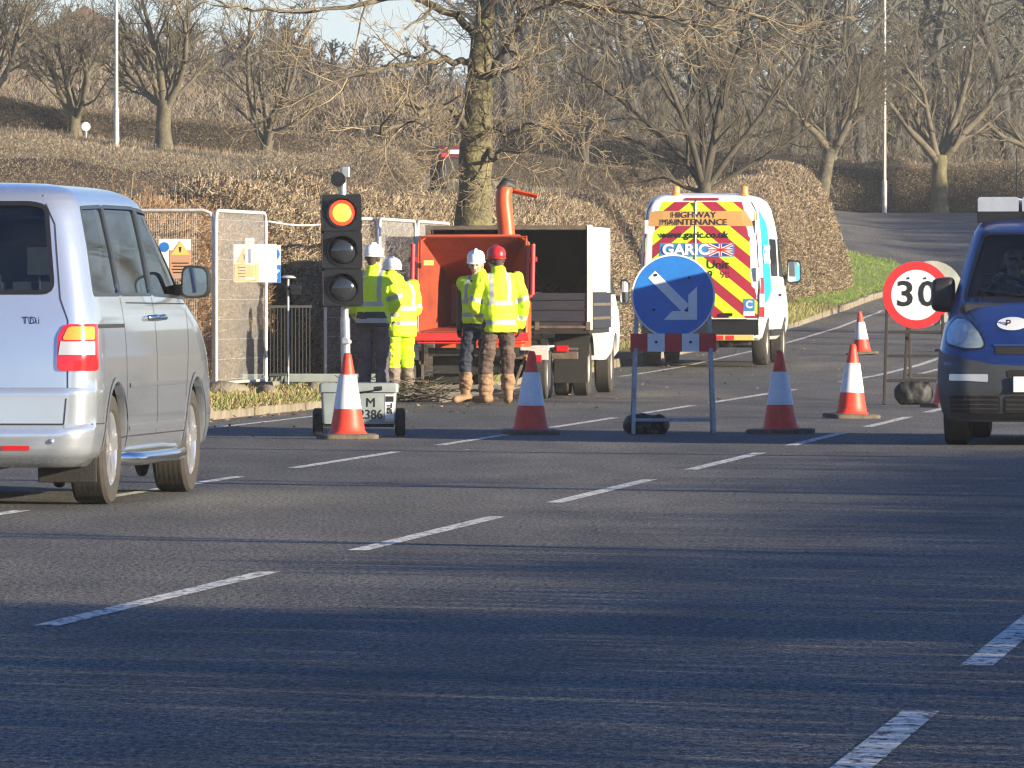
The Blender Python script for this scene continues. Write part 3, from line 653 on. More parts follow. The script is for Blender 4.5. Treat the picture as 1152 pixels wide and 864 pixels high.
# far wood: individual trees from a few shapes, copied
def woodproto(seed, h, mc):
    root = thing('tree', 'x', 'tree', (0, 0, 0)); T = Tree(seed, maxl=3, wig=.12, up=.04, kids=(15, 7, 6, 0), ang=(.95, .9, .9), lr=.42, rmin=.014)
    T.grow(Vector((0, 0, -.2)), Vector((0, 0, 1)), .23, h, 0, .22)
    T.meshes(root, M['farbark'], M[mc], 0, 6); return root
pro = [woodproto(51 + i, h, 'fartwig') for i, h in enumerate((11, 13, 12))]
prl = [woodproto(61 + i, h, 'farpink') for i, h in enumerate((3.0, 3.8, 3.4))]
wr = random.Random(5)
def wood(protos, n, px0, px1, z0, z1, label, group, s0=.85, s1=1.2):
    for i in range(n):
        Z = z0 + (z1 - z0) * (i / max(1, n - 1)) + wr.uniform(-4, 4); px = px0 + (px1 - px0) * ((i * .618) % 1) + wr.uniform(-12, 12); x = PX(px, Z)
        o = copy_tree(wr.choice(protos)); o.location = (x, Z, float(zf(x, Z)) - .1); s = wr.uniform(s0, s1); o.scale = (s, s, s); o.rotation_euler = (0, 0, wr.uniform(0, 6.28))
        o['label'] = label; o['group'] = group
wood(pro, 74, 560, 1240, 262, 400, 'tall dark bare tree in the far wood on the right', 'trees of the far wood')
wood(prl, 40, -60, 560, 262, 400, 'low russet bare tree on the far rise on the left', 'trees of the far rise')
for q in pro + prl:
    for c in list(q.children): bpy.data.objects.remove(c, do_unlink=True)
    bpy.data.objects.remove(q, do_unlink=True)
# scrub under the far wood
def scrub(name, n, px0, px1, z0, z1, hmax, mats, wts):
    Zd = NP.uniform(z0, z1, n); px = NP.uniform(px0, px1, n); X = (px - 576) * Zd / F; h = NP.uniform(0, 1, n) ** 1.3 * hmax
    lump = np.array([mnoise.noise((a * .35, b * .12, 1.0)) for a, b in zip(X, Zd)]); h = h * (1 + .8 * lump)
    D = np.stack([NP.normal(0, .75, n), NP.normal(0, .75, n), np.ones(n)], 1); D /= np.linalg.norm(D, axis=1, keepdims=True)
    V, Fq = blades_np(np.stack([X, Zd, zf(X, Zd) + h - .2], 1), D, NP.uniform(.2, .6, n), NP.uniform(.012, .028, n))
    tagp(npmesh(name, V, Fq, [M[k] for k in mats], mi=NP.choice(len(mats), n, p=wts)), kind='stuff')
scrub('undergrowth', 100000, 540, 1260, 250, 420, 3.4, ['fartwig', 't3', 't6', 't2'], [.4, .3, .1, .2])
scrub('undergrowth', 110000, -90, 560, 228, 420, 1.7, ['farpink', 't2', 't5', 't3'], [.4, .25, .25, .1])

# shade casters along the near right-hand verge, out of the frame
hedge('open bare hedge along the right-hand verge', [(float(rightx(y)) + 2.2, y) for y in (26, 38, 50, 60)], 1.3, 1.95, ['t2', 't5', 't3'], [.4, .4, .2], 120, (.25, .9), (.010, .035), core=0, ends=(False, True), jit=.9, top_shoots=130, hvar=.10)
hedge('taller overgrown hedge along the right-hand verge beside the camera', [(float(rightx(y)) + 3.6, y) for y in (11, 16, 21, 26.5)], 1.5, 3.05, ['t2', 't5', 't3'], [.4, .4, .2], 135, (.25, .9), (.010, .035), core=0, ends=(True, False), jit=.9, top_shoots=160, hvar=.05)
def sidetree(seed, x, y, h, r, label):
    root = thing('tree', label, 'tree', (x, y, .08)); T = Tree(seed, maxl=3, wig=.11, up=.09, kids=(11, 7, 6, 0), ang=(.8, .75, .7), lr=.5, rmin=.008)
    T.grow(Vector((0, 0, -.1)), Vector((.03, 0, 1)), r, h, 0, .3); T.meshes(root, M['bark'], M['branch'], 0, 8)
def on_shadow(x0, y0, lat):                    # point on the right verge whose shadow passes over (x0, y0)
    t = 0.0
    while x0 + t * math.sin(SUN_AZ) < float(rightx(y0 + t * math.cos(SUN_AZ))) + lat: t += .2
    return x0 + t * math.sin(SUN_AZ), y0 + t * math.cos(SUN_AZ)
for i, (x0, y0, lat, h, r, lb) in enumerate([
    (0.0, 52.2, 2.6, 8, .17, 'slim bare tree on the right-hand verge level with the silver van'),
    (-1.5, 41.3, 3.2, 8, .10, 'thin bare tree on the right-hand verge ahead of the camera'),
    (3.5, 62.0, 3.4, 9, .15, 'bare tree leaning over the hedge of the right-hand verge'),
    (1.0, 26.0, 3.0, 9, .2, 'bare tree on the right-hand verge closest to the camera'),
    (8.0, 150.0, 4.0, 10, .25, 'bare tree on the right-hand verge beyond the works'), (6.0, 146.0, 6.0, 10, .26, 'stout bare tree set back on the right-hand verge before the bend'), (7.0, 158.0, 3.0, 9, .22, 'bare tree close to the right-hand kerb at the bend'), (8.0, 168.0, 4.5, 10, .26, 'bare tree at the end of the right-hand verge by the added shade thicket')]):
    x, y = on_shadow(x0, y0, lat); sidetree(70 + i, x, y, h, r, lb)
# unseen thickets added on the right to shade the far bend and lawn corner
hedge('tall unseen thicket added to shade the far bend', [(25.5, 178), (26.5, 200), (27.5, 226)], 3.5, 4.1, ['t2', 't3', 't5'], [.4, .3, .3], 60, (.3, 1.0), (.03, .06), ends=(True, True), jit=.6)
hedge('unseen thicket added to shade the lawn corner', [(25.5, 160), (25.5, 168)], 3, 3.4, ['t2', 't3', 't5'], [.4, .3, .3], 60, (.3, 1.0), (.03, .06), ends=(True, True), jit=.6)

# ------------------------------------------------------------------ street lighting columns, small far things
def lamppost(px, Z, h, label, r=.05):
    x = PX(px, Z); root = thing('lamp_post', label, 'lamp post', (x, Z, float(zf(x, Z)) - .08))
    c = MB(); c.path([(0, 0, 0), (0, 0, 1.0), (0, 0, 1.02), (0, 0, h)], [r * 1.45, r * 1.45, r, r * .75], 12); c.build('column', M['greypost'], root, smooth=40)
    a = MB(); a.path([(0, 0, h - .02), (.25, -.1, h + .35), (1.0, -.4, h + .5)], .035, 8); a.build('arm', M['greypost'], root, smooth=40)
    l = MB(); l.box((1.3, -.52, h + .5), (.62, .22, .12), (0, 0, -.37)); l.build('lantern', M['greypost'], root, bevel=.03)
lamppost(131, 208, 8.4, 'grey lamp post rising from the field hedge on the left')
lamppost(995, 233.6, 9.2, 'grey lamp post standing at the far hedge on the right')
x = PX(97, 214); root = thing('round_sign', 'small pale round sign on a post in the field beside the left trees', 'sign', (x, 214, float(zf(x, 214)) - .08))
b = MB(); b.tube((0, 0, 0), (0, 0, .32), .025); b.build('post', M['greypost'], root); b = MB(); b.lathe([(.0, 0), (.12, 0), (.12, .015), (0, .015)], 20, 'y', (0, -.05, .3)); b.build('disc', M['signwhite'], root)
# farmhouse among the far trees
Z = 415; x = PX(98, Z); root = thing('farmhouse', 'pale rendered farmhouse half hidden by the far trees on the left', 'house', (x, Z, float(zf(x, Z)) - .2))
b = MB(); b.box((0, 0, 1.15), (4.6, 3.5, 2.3)); b.build('wall', M['wallcream'], root)
b = MB(); b.prism([(-2.6, 2.25), (2.6, 2.25), (0, 3.7)], -1.9, 1.9, 'y'); b.build('roof', M['roof'], root)
for sx in (-1.2, 1.1):
    b = MB(); b.box((sx, -1.76, 1.3), (.8, .06, .9)); b.build('window', M['satin'], root)
# ------------------------------------------------------------------ vehicle bodies from horizontal slices
class Shell:
    """rows: z, y_rear, y_front, half width, rear corner radius, front corner radius x, front corner radius y, rear bow, front bow"""
    def __init__(s, rows): s.t = np.array(rows, float)
    def par(s, z): return [float(np.interp(z, s.t[:, 0], s.t[:, k])) for k in range(1, s.t.shape[1])]
    def half(s, z, inset=0.0):
        yr, yf, hw, rc, fx, fy, br, bf = s.par(z)
        hw -= inset; yr += inset; yf -= inset * 1.3; rc = min(rc, hw * .9); fx = min(fx, hw * .9)
        P = []
        for i in range(7):
            x = (hw - rc) * i / 7; P.append((x, yr + br * (x / hw) ** 2))
        b = yr + br * ((hw - rc) / hw) ** 2
        for i in range(8):
            a = math.pi / 2 * i / 7; P.append((hw - rc + rc * math.sin(a), b + rc * (1 - math.cos(a))))
        ys0 = P[-1][1]; fb = yf - bf * ((hw - fx) / hw) ** 2; ys1 = fb - fy
        for i in range(1, 14): P.append((hw, ys0 + (ys1 - ys0) * i / 14))
        for i in range(9):
            a = math.pi / 2 * i / 8; P.append((hw - fx + fx * math.cos(a), ys1 + fy * math.sin(a)))
        for i in range(1, 9):
            x = (hw - fx) * (1 - i / 8); P.append((x, yf - bf * (x / hw) ** 2))
        return P
    def ring(s, z, inset=0.0):
        h = s.half(z, inset); return [(x, y, z) for x, y in h] + [(-x, y, z) for x, y in h[-2:0:-1]]
    def body(s, zs, inset=0.0):
        m = MB(); m.loft([s.ring(z, inset) for z in zs]); return m
    def side(s, sg, off=0.0):
        def f(y, z):
            h = s.half(z); hx = np.array([p[0] for p in h[:40]]); hy = np.array([p[1] for p in h[:40]])
            return (sg * (float(np.interp(y, hy, hx)) + off), y, z)
        return f
    def rear(s, off=0.0):
        def f(x, z):
            h = s.half(z)[:15]; return (x, float(np.interp(abs(x), [p[0] for p in h], [p[1] for p in h])) - off, z)
        return f
    def front(s, off=0.0):
        def f(x, z):
            h = s.half(z)[27:][::-1]; return (x, float(np.interp(abs(x), [p[0] for p in h], [p[1] for p in h])) + off, z)
        return f
    def perim(s, sg, off=0.0, front=False):
        def f(t, z):
            h = s.half(z); h = h[::-1] if front else h
            P = np.array(h); d = np.concatenate([[0], np.cumsum(np.linalg.norm(np.diff(P, axis=0), axis=1))])
            x, y = np.interp(t, d, P[:, 0]), np.interp(t, d, P[:, 1]); x2, y2 = np.interp(t + .02, d, P[:, 0]), np.interp(t + .02, d, P[:, 1])
            tx, ty = x2 - x, y2 - y; l = math.hypot(tx, ty) or 1; nx, ny = (ty / l, -tx / l) if not front else (-ty / l, tx / l)
            return (sg * (x + nx * off), y + ny * off, z)
        return f
def rounded(poly, r=.05, n=4):
    out = []; N = len(poly)
    for i in range(N):
        a, b, c = Vector(poly[i - 1]), Vector(poly[i]), Vector(poly[(i + 1) % N]); u, w = (a - b), (c - b); rr = min(r, u.length * .45, w.length * .45)
        p, q = b + u.normalized() * rr, b + w.normalized() * rr
        for k in range(n + 1):
            t = k / n; out.append(tuple((1 - t) ** 2 * p + 2 * t * (1 - t) * b + t * t * q))
    return out
def patch(mb, poly, f, nb=10, na=8, mi=0, rev=False):
    """a sheet bounded by poly (a, b), laid on the surface f(a, b); poly is monotone in b"""
    bs = sorted(set([round(p[1], 5) for p in poly])); lo, hi = bs[0], bs[-1]
    bs = sorted(set(bs + [lo + (hi - lo) * i / nb for i in range(nb + 1)])); k = [bs[0]]
    for b in bs[1:]:
        if b - k[-1] > (hi - lo) * .004: k.append(b)
    N = len(poly); rows = []
    for b in k:
        b_ = min(max(b, lo + 1e-6), hi - 1e-6); xs = []
        for i in range(N):
            p, q = poly[i], poly[(i + 1) % N]
            if (p[1] - b_) * (q[1] - b_) <= 0 and abs(p[1] - q[1]) > 1e-9: xs.append(p[0] + (q[0] - p[0]) * (b_ - p[1]) / (q[1] - p[1]))
        if len(xs) < 2: continue
        a0, a1 = min(xs), max(xs); rows.append([f(a0 + (a1 - a0) * j / na, b_) for j in range(na + 1)])
    vs = [p for r in rows for p in r]; fs = []
    for i in range(len(rows) - 1):
        for j in range(na):
            q = (i * (na + 1) + j, i * (na + 1) + j + 1, (i + 1) * (na + 1) + j + 1, (i + 1) * (na + 1) + j); fs.append(q[::-1] if rev else q)
    mb.add(vs, fs, mi); return mb
def ribbon(mb, pts, f, w, closed=False, mi=0, step=.06):
    P = [Vector(p) for p in pts]; P = P + [P[0]] if closed else P; Q = []
    for a, b in zip(P[:-1], P[1:]):
        n = max(1, int((b - a).length / step)); Q += [a.lerp(b, i / n) for i in range(n)]
    Q.append(P[-1]); vs = []; fs = []
    for i, p in enumerate(Q):
        if closed: d = Q[(i + 1) % (len(Q) - 1)] - Q[(i - 1) % (len(Q) - 1)]
        else: d = Q[min(i + 1, len(Q) - 1)] - Q[max(i - 1, 0)]
        d = d.normalized(); n = Vector((-d.y, d.x)) * w / 2
        vs += [f(*(p + n)), f(*(p - n))]
    for i in range(len(Q) - 1): fs.append((2 * i, 2 * i + 1, 2 * i + 3, 2 * i + 2))
    mb.add(vs, fs, mi); return mb
def cutbody(name, shell, zs, zin, cuts, mats, parent, inset=.05, smooth=38):
    """shell minus cabin, wheel arches and window openings"""
    b = shell.body(zs).build('tmp', mats)
    cs = []
    if zin is not None: cs.append(shell.body(zin, inset).build('tmpc', mats))
    for c in cuts: cs.append(c.build('tmpc', mats))
    for c in cs:
        md = b.modifiers.new('b', 'BOOLEAN'); md.object = c; md.operation = 'DIFFERENCE'; md.solver = 'EXACT'
    me = evaluated(b); bm = bmesh.new(); bm.from_mesh(me); bmesh.ops.recalc_face_normals(bm, faces=bm.faces); bm.to_mesh(me); bm.free()
    me.materials.clear()
    for m in mats: me.materials.append(m)
    kill(b)
    for c in cs: kill(c)
    return finish(me, name, parent, smooth)
_wc = {}
def wheel(parent, x, y, r, w, sg, rr, style='alloy', steer=0.0, tyrem='tyre', twin=False):
    key = (r, w, rr, style)
    if key not in _wc:
        t = MB(); h = w / 2
        t.lathe([(rr, -h * .86), (rr + .012, -h * .96), (r * .86, -h), (r * .955, -h * .93), (r, -h * .74), (r, h * .74), (r * .955, h * .93), (r * .86, h), (rr + .012, h * .96), (rr, h * .86)], 44, 'x', cap=False)
        for k in range(-2, 3): t.lathe([(r + .001, k * h * .29 - .004), (r - .012, k * h * .29), (r + .001, k * h * .29 + .004)], 44, 'x', cap=False)
        b = MB()
        if style == 'alloy':
            b.lathe([(rr, h * .86), (rr * .95, h * .80), (rr * .90, h * .45), (rr * .9, -h * .8)], 40, 'x', cap=False)
            b.lathe([(rr * .9, h * .1), (.02, h * .1)], 40, 'x', cap=False, mi=1)
            for k in range(5):
                a = 2 * math.pi * k / 5 + .2
                for da in (-.13, .13):
                    c0 = (h * .62, math.cos(a) * rr * .18, math.sin(a) * rr * .18); c1 = (h * .70, math.cos(a + da) * rr * .93, math.sin(a + da) * rr * .93)
                    b.bar(c0, c1, .045, .05, up=(1, 0, 0))
            b.lathe([(rr * .24, h * .45), (rr * .24, h * .72), (rr * .12, h * .78), (.002, h * .78)], 20, 'x')
        else:
            b.lathe([(rr, h * .84), (rr * .93, h * .74), (rr * .86, h * .30), (rr * .55, h * .22), (rr * .5, h * .45), (rr * .2, h * .5), (.002, h * .5)], 36, 'x', cap=False)
            for k in range(8):
                a = 2 * math.pi * k / 8; b.lathe([(.028, h * .32), (.02, h * .325), (.002, h * .33)], 8, 'x', (0, math.cos(a) * rr * .72, math.sin(a) * rr * .72), mi=1)
        to = t.build('tyre', M[tyrem], smooth=35); ro = b.build('rim', [M['alloy' if style == 'alloy' else 'steelrim'], M['oilblack']], smooth=35)
        _wc[key] = (to.data, ro.data); bpy.data.objects.remove(to); bpy.data.objects.remove(ro)
    wo_ = bpy.data.objects.new('wheel', _wc[key][0]); COL.objects.link(wo_); wo_.parent = parent; wo_.location = (x, y, r); wo_.rotation_euler = (0, 0, (0 if sg > 0 else math.pi) + steer)
    ro_ = bpy.data.objects.new('rim', _wc[key][1]); COL.objects.link(ro_); ro_.parent = wo_
    return wo_
def arch(x0, x1, y, z, r, n=28):
    m = MB(); m.lathe([(r, x0), (r, x1)], n, 'x', (0, y, z)); return m
def ybox(poly, y0, y1): m = MB(); m.prism(poly, y0, y1, 'y'); return m
def xbox(poly, x0, x1): m = MB(); m.prism(poly, x0, x1, 'x'); return m
def mirror_part(parent, x, y, z, sg, sz, m='black', face=None, arm=True, back=True):
    b = MB(); hx, hz = sz[0] / 2, sz[2] / 2
    pr = rounded([(-hx, -hz), (hx, -hz * .9), (hx * .95, hz * .9), (-hx * .9, hz)], .06)
    b.loft([[(x + u * s_, y + yy, z + v * s_) for u, v in pr] for yy, s_ in ((-sz[1] / 2, .94), (-sz[1] / 2 + .015, 1.0), (sz[1] * .2, .98), (sz[1] * .45, .8), (sz[1] * .5, .6))])
    if arm: b.bar((x - sg * hx * .8, y + .02, z - hz * .45), (x - sg * (hx + .16), y + .06, z - hz * .55), .09, .07)
    o = b.build('door_mirror', M[m], parent, smooth=50)
    g = MB(); g.prism([(x + u * .84, z + v * .84) for u, v in pr], y - sz[1] / 2 - .003, y - sz[1] / 2 - .001, 'y'); g.build('mirror_glass', face or M['mirror'], o)
    return o
M['mirror'] = mat('mirror_glass', (.75, .78, .8), .04, metal=1.0)
def seatrow(parent, xs, y, z0=.45, w=.48, h=.62, head=True, facing=1):
    for x in xs:
        b = MB(); b.box((x, y, z0 + .12), (w, .5, .16)); b.box((x, y - facing * .24, z0 + .2 + h / 2), (w, .14, h), (facing * -.12, 0, 0))
        if head: b.box((x, y - facing * .30, z0 + .2 + h + .13), (w * .55, .10, .17)); b.tube((x - .06, y - facing * .29, z0 + h + .1), (x - .06, y - facing * .29, z0 + h + .3), .01); b.tube((x + .06, y - facing * .29, z0 + h + .1), (x + .06, y - facing * .29, z0 + h + .3), .01)
        b.build('seat', M['seat'], parent, bevel=.03)
def zlist(*segs):
    out = []
    for a, b, n in segs: out += [a + (b - a) * i / n for i in range(n)]
    return out + [segs[-1][1]]

# ------------------------------------------------------------------ silver people carrier
th = R(-7.0); fw = Vector((math.sin(-th), math.cos(th)))
root = thing('people_carrier', 'silver people carrier seen from behind at the left edge, waiting at the red signal', 'van', (-3.165, 50.3, 0), th)
S1 = Shell([
 # z     yr     yf    hw    rc    fx   fy   br   bf
 (.24, -2.36, 2.20, .84, .20, .35, .30, .05, .12),
 (.30, -2.45, 2.32, .90, .22, .35, .30, .06, .12),
 (.33, -2.475, 2.36, .925, .22, .35, .30, .06, .12),
 (.44, -2.49, 2.40, .945, .22, .35, .30, .06, .12),
 (.475, -2.48, 2.40, .948, .22, .35, .30, .06, .12),
 (.50, -2.425, 2.40, .950, .20, .35, .30, .06, .12),
 (.66, -2.42, 2.38, .952, .19, .36, .32, .055, .13),
 (.70, -2.42, 2.37, .952, .19, .36, .32, .055, .13),
 (.72, -2.40, 2.36, .952, .19, .36, .32, .055, .13),
 (.90, -2.385, 2.30, .950, .17, .38, .36, .05, .14),
 (1.05, -2.37, 2.15, .942, .17, .40, .40, .05, .15),
 (1.15, -2.355, 1.92, .932, .17, .42, .45, .05, .18),
 (1.25, -2.335, 1.62, .915, .17, .40, .45, .05, .20),
 (1.55, -2.26, 1.10, .862, .17, .34, .40, .05, .18),
 (1.78, -2.19, .70, .812, .18, .30, .35, .05, .16),
 (1.84, -2.16, .56, .792, .19, .30, .35, .05, .15),
 (1.885, -2.11, .40, .755, .20, .30, .35, .05, .14),
 (1.920, -2.02, .20, .69, .22, .30, .35, .05, .12),
 (1.945, -1.86, -.05, .58, .24, .30, .3, .05, .1),
 (1.957, -1.60, -.35, .42, .24, .30, .3, .05, .1),
 (1.963, -1.35, -.6, .22, .18, .18, .2, .03, .05)])
rw = rounded([(-.70, 1.29), (.70, 1.29), (.635, 1.80), (.55, 1.825), (-.55, 1.825), (-.635, 1.80)], .07)
sw1 = rounded([(-2.10, 1.275), (-1.17, 1.275), (-1.22, 1.815), (-1.97, 1.80)], .05)
sw2 = rounded([(-1.13, 1.275), (-.02, 1.275), (-.06, 1.815), (-1.18, 1.815)], .04)
sw3 = rounded([(.05, 1.275), (1.20, 1.255), (.98, 1.42), (.50, 1.78), (.01, 1.81)], .04)
cuts = [arch(.62, 1.2, -1.5, .345, .40), arch(-1.2, -.62, -1.5, .345, .40), arch(.62, 1.2, 1.5, .345, .40), arch(-1.2, -.62, 1.5, .345, .40), ybox(rw, -2.7, -1.9)]
for w_ in (sw1, sw2, sw3): cuts += [xbox(w_, .45, 1.3), xbox(w_, -1.3, -.45)]
ws1 = rounded([(-.70, 1.28), (.70, 1.28), (.58, 1.76), (-.58, 1.76)], .06)
cuts.append(ybox(ws1, .45, 2.3))
cutbody('body', S1, zlist((.24, .33, 3), (.33, .44, 3), (.44, .50, 4), (.50, .66, 3), (.66, .72, 4), (.72, 1.25, 9), (1.25, 1.84, 9), (1.84, 1.963, 9)), zlist((.55, 1.84, 12), (1.84, 1.90, 2)), cuts, [M['silver']], root)
b = MB(); patch(b, rw, S1.rear(-.012)); b.build('rear_window', M['gl_dark'], root, smooth=60)
for nm, w_, g in (('rear_side_window', sw1, 'gl_dark'), ('sliding_door_window', sw2, 'gl_dark'), ('front_door_window', sw3, 'gl_side')):
    for sg in (1, -1):
        b = MB(); patch(b, w_, S1.side(sg, -.010)); b.build(nm, M[g], root, smooth=60)
b = MB(); patch(b, ws1, S1.front(-.012)); b.build('windscreen', M['gl_side'], root, smooth=60)
b = MB()
ribbon(b, rw, S1.rear(.003), .028, True)
for sg in (1, -1):
    for w_ in (sw1, sw2, sw3): ribbon(b, w_, S1.side(sg, .0025), .022, True)
    patch(b, [(-1.17, 1.27), (-1.13, 1.27), (-1.18, 1.82), (-1.22, 1.82)], S1.side(sg, .003)); patch(b, [(-.03, 1.27), (.05, 1.27), (.01, 1.82), (-.06, 1.82)], S1.side(sg, .003))
b.build('window_seal', M['satin'], root, smooth=60)
b = MB()                                         # shut lines
for sg in (1, -1):
    f = S1.side(sg, .0022)
    ribbon(b, [(-1.13, .50), (-1.15, .95), (-1.19, 1.26)], f, .009); ribbon(b, [(-.02, .40), (-.03, 1.26)], f, .010); ribbon(b, [(1.08, .62), (1.20, .95), (1.22, 1.24)], f, .009)
    ribbon(b, [(-1.12, .405), (1.08, .405)], f, .008); ribbon(b, [(-2.20, 1.085), (-1.16, 1.085)], f, .024); ribbon(b, [(-1.0, 1.225), (1.2, 1.215)], f, .008)
    ribbon(b, [(-2.28, .50), (-1.93, .50)], f, .007)
f = S1.rear(.0022)
ribbon(b, [(-.78, .50), (-.80, .72), (-.795, 1.12), (-.745, 1.25), (-.69, 1.70), (-.60, 1.875)], f, .009); ribbon(b, [(.78, .50), (.80, .72), (.795, 1.12), (.745, 1.25), (.69, 1.70), (.60, 1.875)], f, .009); ribbon(b, [(-.78, .50), (.78, .50)], f, .010)
b.build('shut_lines', M['gap'], root)
for sg in (1, -1):                               # pressed ridges along the flank
    for z, w_, o_ in ((.72, .03, .008), (.455, .035, .007)):
        b = MB(); ribbon(b, [(-1.05, z), (1.02, z)], S1.side(sg, o_), w_); b.build('rubbing_strip', M['silver'], root, smooth=60)
for sg in (1, -1):
    l = MB(); patch(l, rounded([(.735, .82), (1.035, .82), (1.035, 1.10), (.775, 1.10), (.735, 1.02)], .03), S1.perim(sg, .012), na=12)
    lo = l.build('tail_light', M['redlens'], root, smooth=60)
    l = MB(); patch(l, rounded([(.765, 1.005), (.975, 1.005), (.975, 1.085), (.80, 1.085)], .02), S1.perim(sg, .016), na=10); l.build('indicator_lens', M['amberlens'], lo, smooth=60)
    l = MB(); patch(l, [(.745, .915), (.975, .915), (.975, .995), (.755, .995)], S1.perim(sg, .016), na=10); l.build('reverse_lens', M['clearlens'], lo, smooth=60)
    l = MB(); patch(l, [(.42, .345), (.585, .345), (.585, .372), (.42, .372)] if sg > 0 else [(-.585, .345), (-.42, .345), (-.42, .372), (-.585, .372)], S1.rear(.006)); l.build('rear_reflector', M['redlens'], root)
    l = MB(); p = S1.perim(sg, .004)(.72, .40); l.sphere(p, .016, 8, 6); l.build('parking_sensor', M['silver'], root, smooth=60)
    # arch lips, handles, step bar, mudflap
    for yc in (-1.5, 1.5):
        a = MB(); pts = [(yc + math.cos(t) * .418, .345 + math.sin(t) * .418) for t in np.linspace(-.15, math.pi + .15, 26)]; ribbon(a, pts, S1.side(sg, .008), .035); a.build('arch_lip', M['silver'], root, smooth=60)
    for yc in (-.16, .12):
        h = MB(); p = S1.side(sg, .03)(yc, 1.13); h.path([(p[0] - sg * .03, yc - .10, 1.13), (p[0], yc - .08, 1.13), (p[0] + sg * .005, yc, 1.135), (p[0], yc + .08, 1.13), (p[0] - sg * .03, yc + .10, 1.13)], .018, 8); h.build('door_handle', M['chrome'], root, smooth=60)
    t = MB(); t.path([(sg * .80, -1.08, .27), (sg * .93, -1.0, .265), (sg * .95, -.6, .26), (sg * .95, .6, .26), (sg * .93, 1.0, .265), (sg * .80, 1.08, .27)], .042, 14); t.build('side_step', M['chrome'], root, smooth=60)
    m_ = MB(); m_.box((sg * .72, -1.93, .275), (.36, .014, .27), (.06, 0, 0)); m_.build('mudflap', M['rubber'], root, bevel=.01)
    mirror_part(root, sg * 1.035, .98, 1.355, sg, (.19, .14, .22))
    for yc in (-1.5, 1.5): wheel(root, sg * .815, yc, .338, .225, sg, .225, 'alloy')
b = MB(); b.box((0, -.1, .36), (1.45, 4.2, .22)); b.box((-.35, -2.25, .30), (.7, .25, .16)); b.tube((.35, -2.38, .26), (.35, -1.9, .26), .035); b.box((0, -1.5, .345), (1.4, .09, .09))
for sg in (1, -1):
    for yc in (-1.5, 1.5): b.lathe([(.32, .58), (.32, .61)], 24, 'x', (0 if sg > 0 else -1.19, yc, .42))
b.build('underbody', M['under'], root)
seatrow(root, (-.52, 0, .52), -1.15, .55, .46, .60); seatrow(root, (-.52, .52), -.05, .55, .46, .60); seatrow(root, (-.45, .45), .95, .55, .5, .66)
b = MB(); b.box((0, 1.45, 1.05), (1.6, .5, .3)); b.build('dashboard', M['dash'], root, bevel=.04)
p = S1.rear(.004)(.575, 1.12); text('TDi', .062, 'badge', M['satin'], root, (p[0], p[1] - .002, p[2]), (R(88), 0, 0), 0, thick=.001, space=1.15)
b = MB(); patch(b, [(-.30, .80), (.22, .80), (.22, .915), (-.30, .915)], S1.rear(.006)); b.build('number_plate', M['signyellow'], root)
b = MB(); b.path([(0.0, -1.75, 1.957), (0, -1.82, 2.02)], [.02, .006], 8); b.build('aerial', M['black'], root)

# ------------------------------------------------------------------ oncoming blue van
th = R(173.4)
root = thing('panel_van', 'oncoming dark blue panel van with silver pipe carriers, cut by the right edge', 'van', (4.575 + .18, 66.5 + 2.42, 0), th)
S2 = Shell([
 (.20, -2.25, 2.22, .84, .15, .30, .28, .03, .10),
 (.27, -2.33, 2.33, .91, .15, .32, .30, .03, .12),
 (.45, -2.36, 2.39, .945, .15, .34, .32, .03, .14),
 (.70, -2.36, 2.38, .952, .15, .34, .34, .03, .15),
 (.80, -2.36, 2.33, .952, .15, .36, .40, .03, .17),
 (.95, -2.36, 2.20, .945, .15, .40, .55, .03, .20),
 (1.05, -2.35, 2.06, .925, .15, .44, .65, .03, .24),
 (1.14, -2.34, 1.86, .900, .15, .46, .60, .03, .28),
 (1.20, -2.34, 1.68, .885, .15, .40, .45, .03, .26),
 (1.50, -2.30, 1.22, .820, .15, .28, .32, .03, .20),
 (1.80, -2.26, .78, .745, .16, .22, .26, .03, .14),
 (1.86, -2.22, .62, .715, .18, .24, .26, .03, .12),
 (1.91, -2.14, .38, .66, .2, .25, .28, .03, .12),
 (1.945, -1.9, .05, .55, .24, .28, .3, .03, .1),
 (1.955, -1.6, -.3, .4, .24, .28, .3, .03, .1)])
ws2 = rounded([(-.775, 1.225), (.775, 1.225), (.745, 1.38), (.655, 1.77), (.60, 1.79), (-.60, 1.79), (-.655, 1.77), (-.745, 1.38)], .05)
dw = rounded([(.10, 1.19), (1.20, 1.19), (1.05, 1.40), (.55, 1.76), (.12, 1.78)], .05)
cuts = [arch(.62, 1.2, -1.55, .33, .385), arch(-1.2, -.62, -1.55, .33, .385), arch(.62, 1.2, 1.55, .33, .385), arch(-1.2, -.62, 1.55, .33, .385), ybox(ws2, .35, 2.0), xbox(dw, .45, 1.3), xbox(dw, -1.3, -.45)]
cutbody('body', S2, zlist((.20, .27, 2), (.27, .80, 9), (.80, 1.20, 12), (1.20, 1.80, 12), (1.80, 1.955, 8)), zlist((.5, 1.80, 12), (1.80, 1.88, 2)), cuts, [M['blue']], root, inset=.045)
b = MB(); patch(b, ws2, S2.front(-.010), na=14); b.build('windscreen', M['gl_clear'], root, smooth=60)
for sg in (1, -1):
    b = MB(); patch(b, dw, S2.side(sg, -.010)); b.build('door_window', M['gl_side'], root, smooth=60)
b = MB(); ribbon(b, ws2, S2.front(.003), .035, True); patch(b, [(-.77, 1.195), (.77, 1.195), (.765, 1.245), (-.765, 1.245)], S2.front(.004), na=14)
for sg in (1, -1): ribbon(b, dw, S2.side(sg, .003), .025, True)
b.build('window_seal', M['satin'], root, smooth=60)
